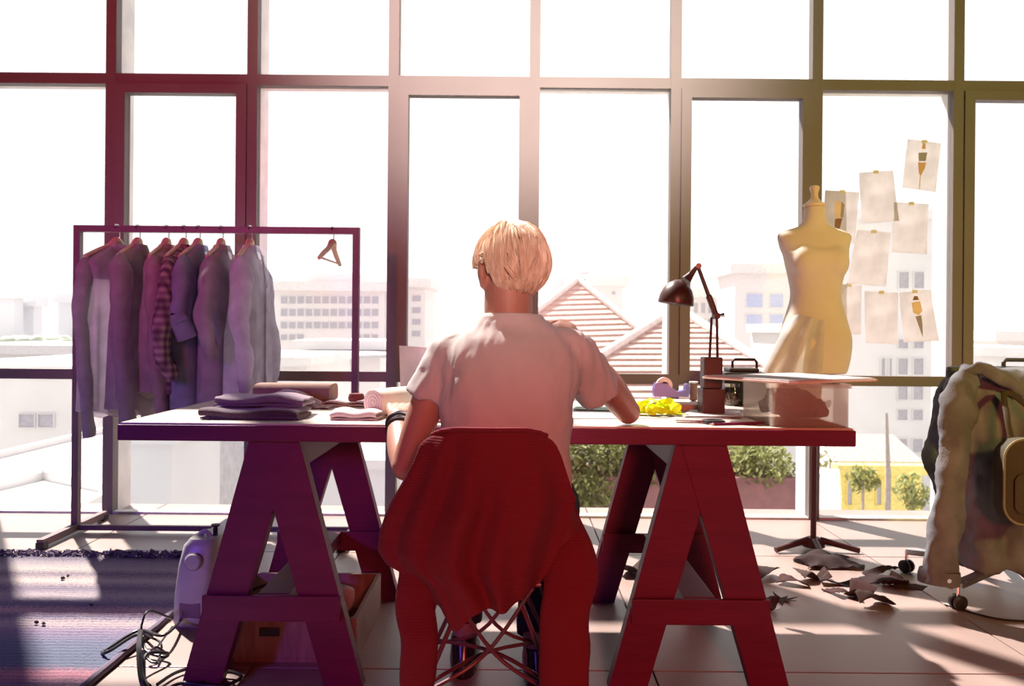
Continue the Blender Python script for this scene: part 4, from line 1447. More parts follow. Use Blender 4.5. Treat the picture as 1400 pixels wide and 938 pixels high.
L.new(mrg.outputs[0], ad.inputs[2])
sub = n.new('ShaderNodeMath')
sub.operation = 'SUBTRACT'
sub.inputs[1].default_value = 0.025
L.new(ad.outputs[0], sub.inputs[0])
L.new(sub.outputs[0], ramp.inputs[0])
hs = n.new('ShaderNodeHueSaturation')
hs.inputs['Saturation'].default_value = 0.8
hs.inputs['Value'].default_value = 0.85
L.new(ramp.outputs[0], hs.inputs['Color'])
L.new(hs.outputs[0], n['Principled BSDF'].inputs['Base Color'])


def rugf(u, v):
    x, y = rx0 + (rx1 - rx0) * u, ry0 + (ry1 - ry0) * v
    ridge = 0.0035 * abs(math.sin(y * PI / 0.022))
    edge = min(1, (1 - v) * 40, (1 - u) * 60)
    wob = 0.006 * noise.noise(Vector((y * 7, 0, 0))) if u > 0.99 else 0
    return (x + wob, y + 0.004 * noise.noise(Vector((x * 5, y * 2, 5))), 0.008 + (ridge + 0.003 * noise.noise(Vector((x * 14, y * 14, 0)))) * edge)


build(MB().thick_sheet(lambda u, v: rugf(u, v), 46, 560, (0, 0, -1), 0.0075), 'woven_field', M_rug, rug, smooth=70, fix=False)
M_fr = mat('grey_violet_yarn', (0.16, 0.12, 0.17, 1), 0.95)
b = MB()
rg = random.Random(8)
for i in range(800):
    x = rx0 + (rx1 - rx0) * rg.random()
    y = ry1 - 0.02 + 0.05 * rg.random()
    p = Vector((x, y, 0.006))
    b.tube([p, p + Vector((rg.uniform(-0.02, 0.02), rg.uniform(-0.01, 0.025), rg.uniform(0.008, 0.022))), p + Vector((rg.uniform(-0.03, 0.03), rg.uniform(0.01, 0.04), 0.006))], 0.004, 5)
build(b, 'fringe', M_fr, rug, kind='stuff', smooth=True, fix=False)
build(MB().tube([(rx1 + 0.004 + 0.004 * noise.noise(Vector((i * 0.5, 1, 0))), ry0 + (ry1 - ry0) * i / 60, 0.012) for i in range(61)], 0.0115, 8), 'bound_edge', M_fr, rug, smooth=True)
rg = random.Random(21)
for i, (px, py) in enumerate(((86, 792), (93, 789), (125, 829), (50, 853), (60, 854))):
    q = FP(px, py, 0.013)
    b = MB().ell(q + Vector((0, 0, 0.005)), (0.008, 0.006, 0.006), 8, 6)
    b.jitter(0.004, 90, i)
    solo(b, 'thread_scrap', M_clothdark, ['tiny dark thread scrap, outer one of the pair nearest the rug fringe', 'tiny dark thread scrap, inner one of the pair nearest the rug fringe', 'tiny dark thread scrap lying alone in the middle of the rug', 'tiny dark thread scrap, outer one of the pair farther from the fringe', 'tiny dark thread scrap, inner one of the pair farther from the fringe'][i], 'scrap', 'thread scraps on the rug', smooth=True)

mat('near_black_felt', (0.025, 0.011, 0.012, 1), 0.9)

# ------------------------------------------------------------------ dress form
MDX, MDD = 1.415, 3.62
M_form = mat('beige_canvas', (0.68, 0.60, 0.52, 1), 0.85, (0.62, 0.54, 0.46, 1), 5, bump=0.1, bscale=300, transl=0.05)
df = thing('dress_form', 'beige canvas dress form torso on a dark tripod stand by the window', 'dress form', (MDX, MDD, 0))
b = MB()
sec = [(0.825, 0, 0.140, 0.115), (0.90, 0, 0.157, 0.125), (0.985, 0, 0.163, 0.128), (1.07, 0, 0.142, 0.112), (1.18, 0, 0.113, 0.090), (1.26, 0, 0.122, 0.095), (1.34, 0, 0.140, 0.105),
       (1.41, 0, 0.158, 0.095), (1.455, 0, 0.172, 0.075), (1.478, 0, 0.172, 0.062), (1.495, 0, 0.135, 0.055), (1.515, 0, 0.075, 0.050), (1.545, 0, 0.053, 0.048), (1.60, 0, 0.049, 0.047), (1.612, 0, 0.047, 0.046)]
b.loft([ering(z, MDX + cx, MDD + (0.02 if z > 1.4 else 0), rx, ry, 0.88, 40) for z, cx, rx, ry in catmull(sec, 60)])
for s in (-1, 1):
    b.ell((MDX + s * 0.068, MDD - 0.050, 1.340), (0.066, 0.062, 0.080), 24, 16)
me = remesh(b, 0.007, 26, 'torso')
build(me, 'torso', M_form, df, fix=False)
M_cap = mat('turned_pale_wood', (0.72, 0.58, 0.42, 1), 0.4)
build(MB().lathe([(0, 1.606), (0.050, 1.606), (0.051, 1.618), (0.030, 1.632), (0.018, 1.645), (0.015, 1.668), (0.022, 1.692), (0.022, 1.700), (0.016, 1.705), (0, 1.705)], (MDX, MDD + 0.02, 0), 28), 'neck_cap', M_cap, df, smooth=50)
M_stand = mat('dark_stand_metal', (0.07, 0.03, 0.03, 1), 0.45)
build(MB().tube([(MDX, MDD, 0.03), (MDX, MDD, 0.83)], 0.013, 14), 'pole', M_stand, df, smooth=True)
build(MB().lathe([(0, 0.79), (0.030, 0.79), (0.034, 0.81), (0.10, 0.824), (0, 0.826)], (MDX, MDD, 0), 24), 'bottom_plate', M_stand, df, smooth=40)
build(MB().lathe([(0.014, 0.06), (0.03, 0.06), (0.05, 0.035), (0.052, 0.02), (0.014, 0.02)], (MDX, MDD, 0), 24), 'hub', M_stand, df, smooth=40)
for a in (195, 262, 345):
    t = math.radians(a)
    e = Vector((MDX + 0.20 * math.cos(t), MDD + 0.20 * math.sin(t), 0.014))
    build(MB().tube([(MDX + 0.03 * math.cos(t), MDD + 0.03 * math.sin(t), 0.05), (MDX + 0.12 * math.cos(t), MDD + 0.12 * math.sin(t), 0.032), e], [0.016, 0.014, 0.013], 10), 'leg', M_stand, df, smooth=True)
sc = MB().sheet(lambda u, v: (MDX - 0.02 + 0.24 * (u - 0.5) + 0.02 * math.sin(v * 7), MDD - 0.30 + 0.17 * v, 0.006 + 0.035 * abs(noise.noise(Vector((u * 3, v * 3, 7)))) + 0.03 * math.sin(u * PI) * math.sin(v * PI)), 16, 12)
solo(MB().thick_sheet(lambda u, v: sc.v[min(int(round(v * 12)), 12) * 17 + min(int(round(u * 16)), 16)], 16, 12, (0, 0, -1), 0.003), 'fabric_scrap', MATS['near_black_felt'], 'dark crumpled cloth lying over the feet of the dress form stand', 'fabric scrap', 'fabric scraps on the floor', smooth=60, fix=False)

# muslin pinned to the hip of the dress form
M_mus = mat('white_muslin', (0.80, 0.77, 0.76, 1), 0.9, transl=0.4, bump=0.1, bscale=300)


def mus(u, v):
    z = 1.10 - 0.55 * v
    w0, w1 = -0.112 - 0.29 * v ** 0.8, -0.005 - 0.03 * v
    x = w0 + (w1 - w0) * u
    y = -0.118 - 0.03 * v - 0.014 * math.sin(u * 15 + v) * (0.3 + v) + 0.11 * max(0, 0.45 - u) ** 1.5 * 2.0 * (1 - 0.4 * v)
    if v < 0.2:
        y -= 0.004
    return (MDX + x, MDD + y, z - 0.03 * u * (1 - v))


solo(MB().thick_sheet(mus, 36, 30, (0.1, -1, 0), 0.002), 'muslin_drape', M_mus, 'white muslin cloth pinned to the hip of the dress form in long folds', 'cloth', smooth=60, fix=False)

# ------------------------------------------------------------------ sketches taped to the pane
M_sk = mat('sketch_paper', (0.78, 0.76, 0.80, 1), 0.8, transl=0.55)
M_flesh = mat('sketch_flesh', (0.75, 0.45, 0.33, 1), 0.9)
M_sgrey = mat('sketch_grey', (0.35, 0.33, 0.36, 1), 0.9)
M_sbrown = mat('sketch_brown', (0.28, 0.16, 0.10, 1), 0.9)
M_speach = mat('sketch_peach', (0.80, 0.62, 0.45, 1), 0.9)
M_tape = mat('masking_tape', (0.75, 0.7, 0.6, 1), 0.6)
PD = WY + 0.018


def quadpt(q, u, v):
    a = [Vector((x, y)) for x, y in q]
    r = (a[0] * (1 - u) + a[1] * u) * (1 - v) + (a[3] * (1 - u) + a[2] * u) * v
    return r


papers = [
    ([(1241, 190), (1287, 196), (1279, 263), (1232, 257)], 'top sketch sheet taped to the glass, with a figure in a peach skirt', 1),
    ([(1174, 236), (1221, 233), (1228, 302), (1178, 306)], 'blank tilted paper sheet on the glass, left of the peach-skirt sketch', 0),
    ([(1128, 260), (1175, 263), (1168, 333), (1124, 330)], 'sketch sheet with a dark brown figure on the glass behind the dress form shoulder', 2),
    ([(1222, 276), (1270, 279), (1266, 348), (1218, 345)], 'blank paper sheet on the glass directly below the peach-skirt sketch', 0),
    ([(1172, 314), (1218, 318), (1211, 392), (1158, 388)], 'blank paper sheet on the glass beside the bust of the dress form', 0),
    ([(1229, 400), (1272, 396), (1283, 466), (1235, 468)], 'low tilted sketch sheet with a peach-topped grey-skirted figure', 3),
    ([(1182, 398), (1228, 400), (1227, 471), (1182, 469)], 'blank paper sheet on the glass left of the lowest sketch', 0),
    ([(1143, 388), (1178, 390), (1176, 458), (1140, 455)], 'blank paper sheet on the glass beside the dress form waist', 0),
]
for i, (q, l, kind) in enumerate(papers):
    dd = PD - 0.0012 * i
    r = thing('paper_sketch' if kind else 'paper_sheet', l, 'paper', tuple(P(*quadpt(q, 0.5, 1), dd)), 'papers taped to the window')

    def fn(u, v, q=q, dd=dd, i=i):
        p = P(*quadpt(q, u, v), dd)
        p.y -= 0.010 * (v ** 2) * (0.4 + 0.6 * u if i % 2 else 1.0 - 0.6 * u)
        return tuple(p)
    build(MB().thick_sheet(fn, 6, 8, (0, -1, 0), 0.0004), 'sheet', M_sk, r, smooth=True, fix=False)
    tp = P(*quadpt(q, 0.5, 0.01), dd) + Vector((0, -0.0012, 0))
    build(MB().box(tp, (0.03, 0.0006, 0.018)), 'tape', M_tape, r)

    def fig(shape, m, name, q=q, dd=dd):
        pts = []
        for u, v in shape:
            p = Vector(fn(u, v))
            p.y -= 0.0011
            pts.append(p)
        build(MB().poly(pts, (0, -0.0003, 0)), name, m, r)
    if kind == 1:
        fig([(0.46, 0.04), (0.54, 0.05), (0.56, 0.16), (0.44, 0.16)], M_flesh, 'drawn_head')
        fig([(0.36, 0.25), (0.62, 0.22), (0.60, 0.40), (0.40, 0.42)], M_sgrey, 'drawn_top')
        fig([(0.38, 0.44), (0.62, 0.43), (0.60, 0.55), (0.50, 0.72), (0.44, 0.66)], M_flesh, 'drawn_skirt')
        fig([(0.48, 0.72), (0.51, 0.72), (0.52, 0.97), (0.49, 0.97)], M_speach, 'drawn_legs')
    elif kind == 2:
        fig([(0.30, 0.22), (0.44, 0.18), (0.50, 0.30), (0.48, 0.55), (0.34, 0.52)], M_speach, 'drawn_bodice')
        fig([(0.50, 0.20), (0.60, 0.26), (0.58, 0.52), (0.50, 0.50)], M_sgrey, 'drawn_sleeve')
        fig([(0.34, 0.55), (0.56, 0.52), (0.52, 0.68), (0.46, 0.80), (0.34, 0.76)], M_sbrown, 'drawn_skirt')
    elif kind == 3:
        fig([(0.46, 0.10), (0.56, 0.10), (0.60, 0.18), (0.40, 0.18)], M_sbrown, 'drawn_hair')
        fig([(0.36, 0.22), (0.62, 0.20), (0.66, 0.40), (0.52, 0.48), (0.36, 0.42)], M_speach, 'drawn_bodice')
        fig([(0.42, 0.50), (0.60, 0.48), (0.60, 0.66), (0.55, 0.92)], M_sgrey, 'drawn_skirt')

# ------------------------------------------------------------------ office chair with denim jacket and bag
OX, OD = 1.92, 3.02
oc = thing('office_chair', 'office swivel chair on castors under the denim jacket', 'chair', (OX, OD, 0))
build(MB().box((OX + 0.02, OD + 0.06, 0.69), (0.42, 0.05, 0.40)), 'backrest', M_black, oc, bevel=0.02)
hx, hz = P(1372, 505, OD + 0.06).x, 0.885
build(MB().tube([(hx, OD + 0.06, 0.88), (hx, OD + 0.06, 0.905), (hx + 0.01, OD + 0.06, 0.915), (hx + 0.15, OD + 0.06, 0.915), (hx + 0.16, OD + 0.06, 0.905), (hx + 0.16, OD + 0.06, 0.88)], 0.008, 10), 'grab_handle', M_black, oc, smooth=True)
build(MB().box((OX + 0.14, OD + 0.26, 0.44), (0.40, 0.40, 0.06)), 'seat', M_black, oc, bevel=0.02)
build(MB().box((OX + 0.02, OD + 0.10, 0.46), (0.06, 0.03, 0.12)), 'back_bracket', M_chrome, oc)
build(MB().tube([(OX + 0.02, OD + 0.26, 0.10), (OX + 0.02, OD + 0.26, 0.41)], 0.026, 16), 'gas_lift', M_chrome, oc, smooth=True)
hub = Vector((OX + 0.05, OD + 0.04, 0.115))
for k, a in enumerate((212, 284, 356, 68, 140)):
    t = math.radians(a)
    e = hub + Vector((0.37 * math.cos(t), 0.37 * math.sin(t), -0.025))
    lg = build(MB().bar(hub + (e - hub) * 0.06, e, 0.035, 0.024), 'base_leg', M_chrome, oc, bevel=0.004)
    build(MB().tube([e + Vector((0, 0, 0.004)), e + Vector((0, 0, -0.05))], 0.006, 8), 'castor_stem', M_chrome, lg, smooth=True)
    for o in (-0.013, 0.013):
        build(MB().lathe([(0, -0.009), (0.022, -0.009), (0.027, -0.005), (0.027, 0.005), (0.022, 0.009), (0, 0.009)], (e.x + o * math.cos(t + 1.2), e.y + o * math.sin(t + 1.2), 0.027), 18,
                         rot=Matrix.Rotation(t + 1.2, 3, 'Z') @ Matrix.Rotation(PI / 2, 3, 'Y')), 'castor_wheel', M_black, lg, smooth=40)
# connects the hub to the lift
build(MB().bar(hub + Vector((0, 0, 0.0)), (OX + 0.02, OD + 0.26, 0.12), 0.06, 0.03), 'base_plate', M_black, oc)

M_denim = mat('washed_denim', (0.20, 0.20, 0.22, 1), 0.85, (0.12, 0.115, 0.125, 1), 7, bump=0.3, bscale=250, transl=0.08, spec=0.1)
dj = thing('denim_jacket', 'washed denim jacket hung over the office chair, sleeves down', 'jacket', (OX, OD - 0.05, 0.3))
JD = OD
jr = []
for py, xa_, xb_, ry in ((503, 1332, 1420, 0.020), (508, 1316, 1440, 0.05), (520, 1304, 1460, 0.075), (545, 1302, 1480, 0.095), (600, 1304, 1490, 0.11), (680, 1306, 1490, 0.12), (745, 1304, 1490, 0.13), (776, 1308, 1490, 0.13)):
    a, c = P(xa_, py, JD), P(xb_, py, JD)
    zc = P(1390, py, JD).z
    jr.append((zc, (a.x + c.x) / 2, JD + 0.02, (c.x - a.x) / 2, ry))
b = MB()
b.loft([ering(z, cx, cy, rx, ry, 0.75, 48) for z, cx, cy, rx, ry in catmull(jr, 50)])
me = remesh(b, 0.009, 4, 'body')


def denim_fold(p):
    x, y, z = p
    return 0.016 * math.sin(x * 42 + 1.4 * math.sin(z * 6)) * min(1, (0.9 - z) * 4) + 0.012 * noise.noise(Vector((x * 13, y * 8, z * 6))) + 0.011 * noise.noise(Vector((x * 30, y * 30, z * 18)))


displace(me, denim_fold)
build(me, 'body', M_denim, dj, fix=False)
zb_ = P(1390, 772, JD).z
for (pts, rr, fl_, sd) in (
    ([P(1330, 514, 2.98), P(1312, 545, 2.90), P(1305, 610, 2.86), P(1298, 690, 2.83), P(1288, 750, 2.82), P(1283, 796, 2.82)], [0.05, 0.068, 0.070, 0.066, 0.066, 0.072], 0.6, 1.0),
    ([P(1318, 512, 3.06), P(1298, 545, 3.10), P(1285, 600, 3.12), P(1281, 632, 3.12), P(1300, 690, 3.12), P(1310, 730, 3.12)], [0.04, 0.055, 0.050, 0.048, 0.045, 0.042], 0.7, 4.0)):
    b = MB().tube(pts, rr, 30, 60, flat=fl_, up=(0, 1, 0))
    vs = []
    for p in b.v:
        q = Vector(p)
        vs.append(tuple(q + noise.noise_vector(Vector((q.x * 14, q.y * 14, q.z * 8 + sd))) * 0.022 + noise.noise_vector(q * 34) * 0.0065))
    b.v = vs
    sl_ = build(b, 'sleeve', M_denim, dj, smooth=70)
    a, c = pts[-2], pts[-1]
    dd = (c - a).normalized()
    build(MB().tube([c - dd * 0.045, c - dd * 0.02, c + dd * 0.004], [rr[-1] * 1.0, rr[-1] * 1.06, rr[-1] * 1.02], 30, 8, flat=fl_ * 1.05, up=(0, 1, 0)), 'cuff', M_denim, sl_, smooth=60)
    build(MB().lathe([(0, 0), (0.008, 0), (0.008, 0.003), (0, 0.003)], c - dd * 0.02 + Vector((0.01, -rr[-1] * fl_ * 1.08, 0)), 12, rot=Matrix.Rotation(PI / 2, 3, 'X')), 'cuff_button', M_chrome, sl_)
# collar fold over the top and waist band
col_ = MB().tube([P(1318, 512, 2.93), P(1338, 503, 2.92), P(1356, 510, 2.91), P(1380, 524, 2.91), P(1400, 540, 2.91)], [0.014, 0.024, 0.026, 0.024, 0.016], 16, 26, flat=0.5, up=(0, 1, 0))
col_.jitter(0.008, 26, 3)
build(col_, 'collar', M_denim, dj, smooth=60)

M_bag = mat('olive_brown_canvas', (0.06, 0.045, 0.025, 1), 0.8, bump=0.2, bscale=200)
M_pipe = mat('pale_piping', (0.22, 0.19, 0.12, 1), 0.7)
bc = P(1412, 657, 2.74)
bg_ = thing('shoulder_bag', 'round-cornered brown bag with pale piping hanging against the denim jacket', 'bag', (bc.x, 2.74, bc.z - 0.16))


def rr_pts(w, h, r, y, n=10):
    out = []
    for cx_, cz_, a0 in ((w - r, h - r, 0), (-(w - r), h - r, 90), (-(w - r), -(h - r), 180), (w - r, -(h - r), 270)):
        for i in range(n):
            a = math.radians(a0 + 90 * i / (n - 1))
            out.append(Vector((bc.x + cx_ + r * math.cos(a), y, bc.z + cz_ + r * math.sin(a))))
    return out


rings = [rr_pts(0.110, 0.135, 0.06, 2.705), rr_pts(0.122, 0.150, 0.07, 2.712), rr_pts(0.124, 0.152, 0.07, 2.76), rr_pts(0.115, 0.14, 0.065, 2.785)]
build(MB().loft(rings), 'bag_body', M_bag, bg_, smooth=50)
q = rr_pts(0.121, 0.149, 0.07, 2.709)
build(MB().tube(q + [q[0]], 0.0045, 8), 'piping', M_pipe, bg_, smooth=True)
q = rr_pts(0.09, 0.07, 0.03, 2.703)
build(MB().loft([[p + Vector((0, 0, -0.04)) for p in q], [p + Vector((0, -0.006, -0.04)) for p in q]]), 'front_pocket', M_bag, bg_, bevel=0.002)
build(MB().tube([(bc.x - 0.07, 2.75, bc.z + 0.14), (bc.x - 0.055, 2.80, bc.z + 0.22), (bc.x + 0.0, 2.89, bc.z + 0.30), (bc.x + 0.06, 2.80, bc.z + 0.22), (bc.x + 0.075, 2.75, bc.z + 0.14)], 0.012, 10, 24, flat=0.35, up=(0, 1, 0)), 'strap', M_bag, bg_, smooth=True)
# wire lying by the castor
solo(MB().tube([FP(1292, 826, 0.004), FP(1330, 838, 0.004), FP(1370, 847, 0.004), FP(1420, 850, 0.004)], 0.004, 7, 30), 'floor_cable', M_black, 'thin dark cable trailing from the castor across the sunlit floor', 'cable', smooth=True)

# ------------------------------------------------------------------ fabric scraps on the floor
M_scr = [mat('near_black_felt', (0.025, 0.011, 0.012, 1), 0.9), mat('maroon_felt', (0.042, 0.014, 0.014, 1), 0.9), mat('brown_grey_felt', (0.055, 0.030, 0.028, 1), 0.9)]
scraps = [(1040, 790, .16, .07, 25, 'dark crumpled scrap nearest the trestle leg, by the star-shaped offcut'), (1085, 800, .12, .05, -30, 'short maroon scrap between the trestle and the main heap of scraps'),
          (1112, 793, .14, .06, 15, 'brown scrap at the edge of the heap facing the dress form'), (1150, 800, .17, .06, -12, 'long maroon strip across the middle of the scrap heap'),
          (1172, 815, .12, .07, 40, 'dark folded scrap in the middle of the heap on the sunlit floor'), (1195, 828, .13, .06, 5, 'dark blocky scrap at the front of the heap'),
          (1200, 797, .14, .05, -20, 'brown curled scrap behind the front of the heap'), (1225, 800, .12, .07, 60, 'maroon scrap standing up in a curl beside the jacket cuff'),
          (1243, 806, .12, .06, -50, 'dark scrap lying closest to the jacket cuff'), (1205, 786, .15, .04, 8, 'thin brown strip at the window side of the heap'),
          (1140, 812, .09, .04, -60, 'small dark scrap by the near edge of the heap'), (868, 785, .16, .09, 20, 'dark scrap beside the rear foot of the trestle near the chair'),
          (985, 772, .13, .07, -25, 'dark scrap seen through the far trestle'), (1055, 832, .07, .03, 30, 'small maroon scrap close to the front trestle leg')]
for i, (px, py, l, w, a, lab) in enumerate(scraps):
    c = FP(px, py)
    t = math.radians(a)
    rg = random.Random(i * 7 + 1)
    k1, k2, k3 = rg.uniform(3, 6), rg.uniform(0, 6), rg.uniform(0.014, 0.034)

    def fn(u, v, c=c, t=t, l=l, w=w, k1=k1, k2=k2, k3=k3, i=i):
        x, y = (u - 0.5) * l, (v - 0.5) * w * (1 + 0.4 * math.sin(u * 4 + i))
        z = k3 * (1 + math.sin(u * k1 + k2 + v * 1.5)) * 0.7 + 0.008 * abs(noise.noise(Vector((u * 4, v * 4, i))))
        return (c.x + x * math.cos(t) - y * math.sin(t), c.y + (x * math.sin(t) + y * math.cos(t)) * 1.0, z + 0.004)
    b = MB().thick_sheet(fn, 14, 8, (0, 0, -1), 0.003)
    mz = min(p[2] for p in b.v)
    b.v = [(p[0], p[1], p[2] - mz + 0.0005) for p in b.v]
    solo(b, 'fabric_scrap', M_scr[i % 3], lab, 'fabric scrap', 'fabric scraps on the floor', smooth=60, fix=False)
c = FP(1068, 821)
st = []
for i in range(14):
    a = 2 * PI * i / 14
    r = 0.055 if i % 2 == 0 else 0.02
    st.append(Vector((c.x + r * 1.2 * math.cos(a), c.y + r * math.sin(a), 0.002 + (0.012 if i % 4 == 0 else 0))))
solo(MB().poly(st, (0, 0, 0.002)), 'star_offcut', M_scr[1], 'small star-shaped offcut on the floor by the front trestle leg', 'offcut')

# ------------------------------------------------------------------ outside
GZ = -9.0
M_ground = mat('pale_street', (0.55, 0.52, 0.50, 1), 0.9, (0.45, 0.43, 0.42, 1), 0.15)
M_render = mat('white_render', (0.68, 0.66, 0.66, 1), 0.85, (0.62, 0.60, 0.60, 1), 0.5)
M_render2 = mat('pale_grey_render', (0.52, 0.50, 0.52, 1), 0.85)
M_hazeb = mat('haze_pale_concrete', (0.72, 0.72, 0.76, 1), 0.9)  # distance haze is put into this pale colour
M_hazep = mat('haze_pink_concrete', (0.70, 0.65, 0.65, 1), 0.9)  # pink-grey lightened to stand in for haze, no fog volume
M_win = mat('dull_window_glass', (0.40, 0.38, 0.42, 1), 0.3, spec=0.5)
M_winb = mat('bluish_window_glass', (0.45, 0.48, 0.66, 1), 0.3, spec=0.5)
M_tile = mat('terracotta_roof_tile', (0.52, 0.37, 0.34, 1), 0.8, (0.46, 0.32, 0.29, 1), 3.0, stretch=(3, 1, 1))
M_ridge = mat('pale_ridge_mortar', (0.72, 0.62, 0.60, 1), 0.8)
M_leafy = mat('hedge_leaf', (0.20, 0.22, 0.07, 1), 0.7, (0.34, 0.34, 0.14, 1), 3.0, transl=0.35)
M_leafp = mat('haze_pale_foliage', (0.42, 0.45, 0.38, 1), 0.9)  # leaf colour bleached to suggest hazy distance
M_mar = mat('maroon_planter', (0.30, 0.14, 0.15, 1), 0.8)
M_yel = mat('yellow_wall_paint', (0.80, 0.66, 0.22, 1), 0.8)
M_brn = mat('brown_shed_roof', (0.42, 0.34, 0.30, 1), 0.85)

build(MB().mm((-700, 6.0, GZ - 0.5), (700, 900, GZ)), 'ground_outside', M_ground, kind='structure', org=(0, 6, GZ))


def X(px, d):
    return (px - 700) / F * d


def Zp(py, d, px=700):
    return EYE - (py - 450 - 0.00873 * (px - 700)) / F * d


def building(name, px0, px1, pyt, d, depth, m, label, wins=(), roof=True, cat='building', group=None, zb=GZ, wm=None, split=1, side=None):
    x0, x1 = X(px0, d), X(px1, d)
    zt = Zp(pyt, d, (px0 + px1) / 2)
    r = thing(name, label, cat, ((x0 + x1) / 2, d + depth / 2, zb), group)
    build(MB().mm((x0, d, zb), (x1, d + depth, zt)), 'wall', m, r)
    if roof:
        e = 0.008 * d
        build(MB().mm((x0 - e, d - e, zt), (x1 + e, d + depth, zt + 0.012 * d)), 'roof', m, r)
    for (a, t, c, bt) in wins:
        xa, xb, za, zc = X(a, d), X(c, d), Zp(bt, d, a), Zp(t, d, a)
        w = 0.0012 * d
        fb = MB()
        fb.mm((xa - w, d - 0.06, za - w), (xb + w, d, za))
        fb.mm((xa - w, d - 0.06, zc), (xb + w, d, zc + w))
        fb.mm((xa - w, d - 0.06, za), (xa, d, zc))
        fb.mm((xb, d - 0.06, za), (xb + w, d, zc))
        wf = build(fb, 'window_frame', m, r)
        build(MB().mm((xa, d - 0.02, za), (xb, d - 0.005, zc)), 'pane', wm or M_win, wf)
    return r


# far skyline
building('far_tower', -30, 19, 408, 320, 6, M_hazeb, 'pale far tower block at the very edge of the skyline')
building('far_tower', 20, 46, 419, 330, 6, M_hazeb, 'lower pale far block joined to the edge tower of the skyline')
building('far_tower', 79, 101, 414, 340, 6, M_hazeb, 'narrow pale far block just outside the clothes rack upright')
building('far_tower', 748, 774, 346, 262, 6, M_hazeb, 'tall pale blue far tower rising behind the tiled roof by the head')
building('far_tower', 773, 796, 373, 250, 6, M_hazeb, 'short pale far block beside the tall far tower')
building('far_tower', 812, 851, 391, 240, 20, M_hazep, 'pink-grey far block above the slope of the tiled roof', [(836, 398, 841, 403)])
building('far_block', 1322, 1362, 455, 150, 14, M_hazeb, 'pale low block beyond the glass above the denim jacket', [(1328 + i * 10, 461, 1334 + i * 10, 468) for i in range(3)])
building('far_block', 1364, 1430, 466, 120, 14, M_hazep, 'pink-grey low block above the chair handle', [(1372 + i * 12, 472, 1379 + i * 12, 479) for i in range(4)])
building('low_house', 1310, 1440, 487, 70, 10, M_render, 'white flat house low beyond the jacket')
# far tree belt
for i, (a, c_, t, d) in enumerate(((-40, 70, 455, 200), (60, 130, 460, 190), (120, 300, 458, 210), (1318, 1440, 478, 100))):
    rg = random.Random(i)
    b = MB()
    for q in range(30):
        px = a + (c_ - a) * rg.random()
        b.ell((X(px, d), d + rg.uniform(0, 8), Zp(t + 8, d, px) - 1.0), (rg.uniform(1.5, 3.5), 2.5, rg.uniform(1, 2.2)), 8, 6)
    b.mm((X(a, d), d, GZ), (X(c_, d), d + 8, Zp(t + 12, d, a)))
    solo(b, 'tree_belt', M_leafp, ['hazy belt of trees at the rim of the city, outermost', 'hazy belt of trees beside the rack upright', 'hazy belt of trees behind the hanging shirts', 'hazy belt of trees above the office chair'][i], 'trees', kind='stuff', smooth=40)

# mid block with rows of windows
wins = []
for row, (t, bt) in enumerate(((405, 415), (422, 432), (440, 449), (457, 465))):
    for k in range(12):
        a = 384 + k * 11.3
        if row == 3 and 2 < k < 9:
            continue
        wins.append((a, t, a + 9, bt))
building('office_block', 366, 525, 398, 85, 14, M_hazep, 'pale long block with four rows of windows behind the bare hanger', wins)
building('roof_cabin', 428, 482, 386, 92, 6, M_hazep, 'pale roof cabin on top of the long windowed block', zb=Zp(399, 92))
building('office_block', 556, 581, 393, 88, 12, M_hazep, 'narrow pale block just beyond the mullion beside the curled paper', [(563, 404 + i * 16, 575, 412 + i * 16) for i in range(4)])
building('low_house', 410, 520, 478, 48, 8, M_render, 'low white house in front of the long windowed block', [(452, 486, 462, 498), (470, 486, 480, 498)])
b = MB().poly([(X(398, 46), 46, Zp(492, 46)), (X(440, 50), 50, Zp(474, 50)), (X(536, 50), 50, Zp(476, 50)), (X(530, 46), 46, Zp(486, 46))], (0, 0, -0.2))
solo(b, 'canopy_roof', M_render2, 'pale sloping canopy roof in front of the low white house', 'roof')
building('low_house', 250, 420, 500, 30, 8, M_render, 'white flat-roofed house below the bare hanger')

# left: white roofs and terraces
building('white_house', -120, 135, 512, 30, 14, M_render, 'white house with two small windows beyond the far edge of the rack', [(28, 566, 49, 584), (54, 566, 75, 584)])
building('white_house', -90, 110, 484, 60, 14, M_render2, 'pale grey house behind the white house with two windows')
for i, (px, py) in enumerate(((30, 526), (57, 524))):
    b = MB().ell((X(px, 31), 31, Zp(py + 2, 31, px)), (0.25, 0.25, 0.22), 12, 8)
    b.jitter(0.1, 6, i)
    solo(b, 'roof_shrub', M_leafp, ['small potted shrub on the white roof, outer one', 'small potted shrub on the white roof, nearer the rack'][i], 'shrub')


def slab(pts, h, m, label, name='roof_terrace', par=0.18):
    """flat roof with a raised parapet; pts are (px, py) of its top outline on the plane z = h"""
    q = [FP(px, py, h) for px, py in pts]
    r = thing(name, label, 'terrace', tuple(q[0]))
    n = len(q)
    build(MB().poly([p - Vector((0, 0, 0.3)) for p in q], (0, 0, 0.3)), 'deck', m, r)
    for i in range(n):
        a, c = q[i], q[(i + 1) % n]
        build(MB().bar(a + Vector((0, 0, par / 2)), c + Vector((0, 0, par / 2)), 0.16, par), 'parapet', M_render, r)
    return r


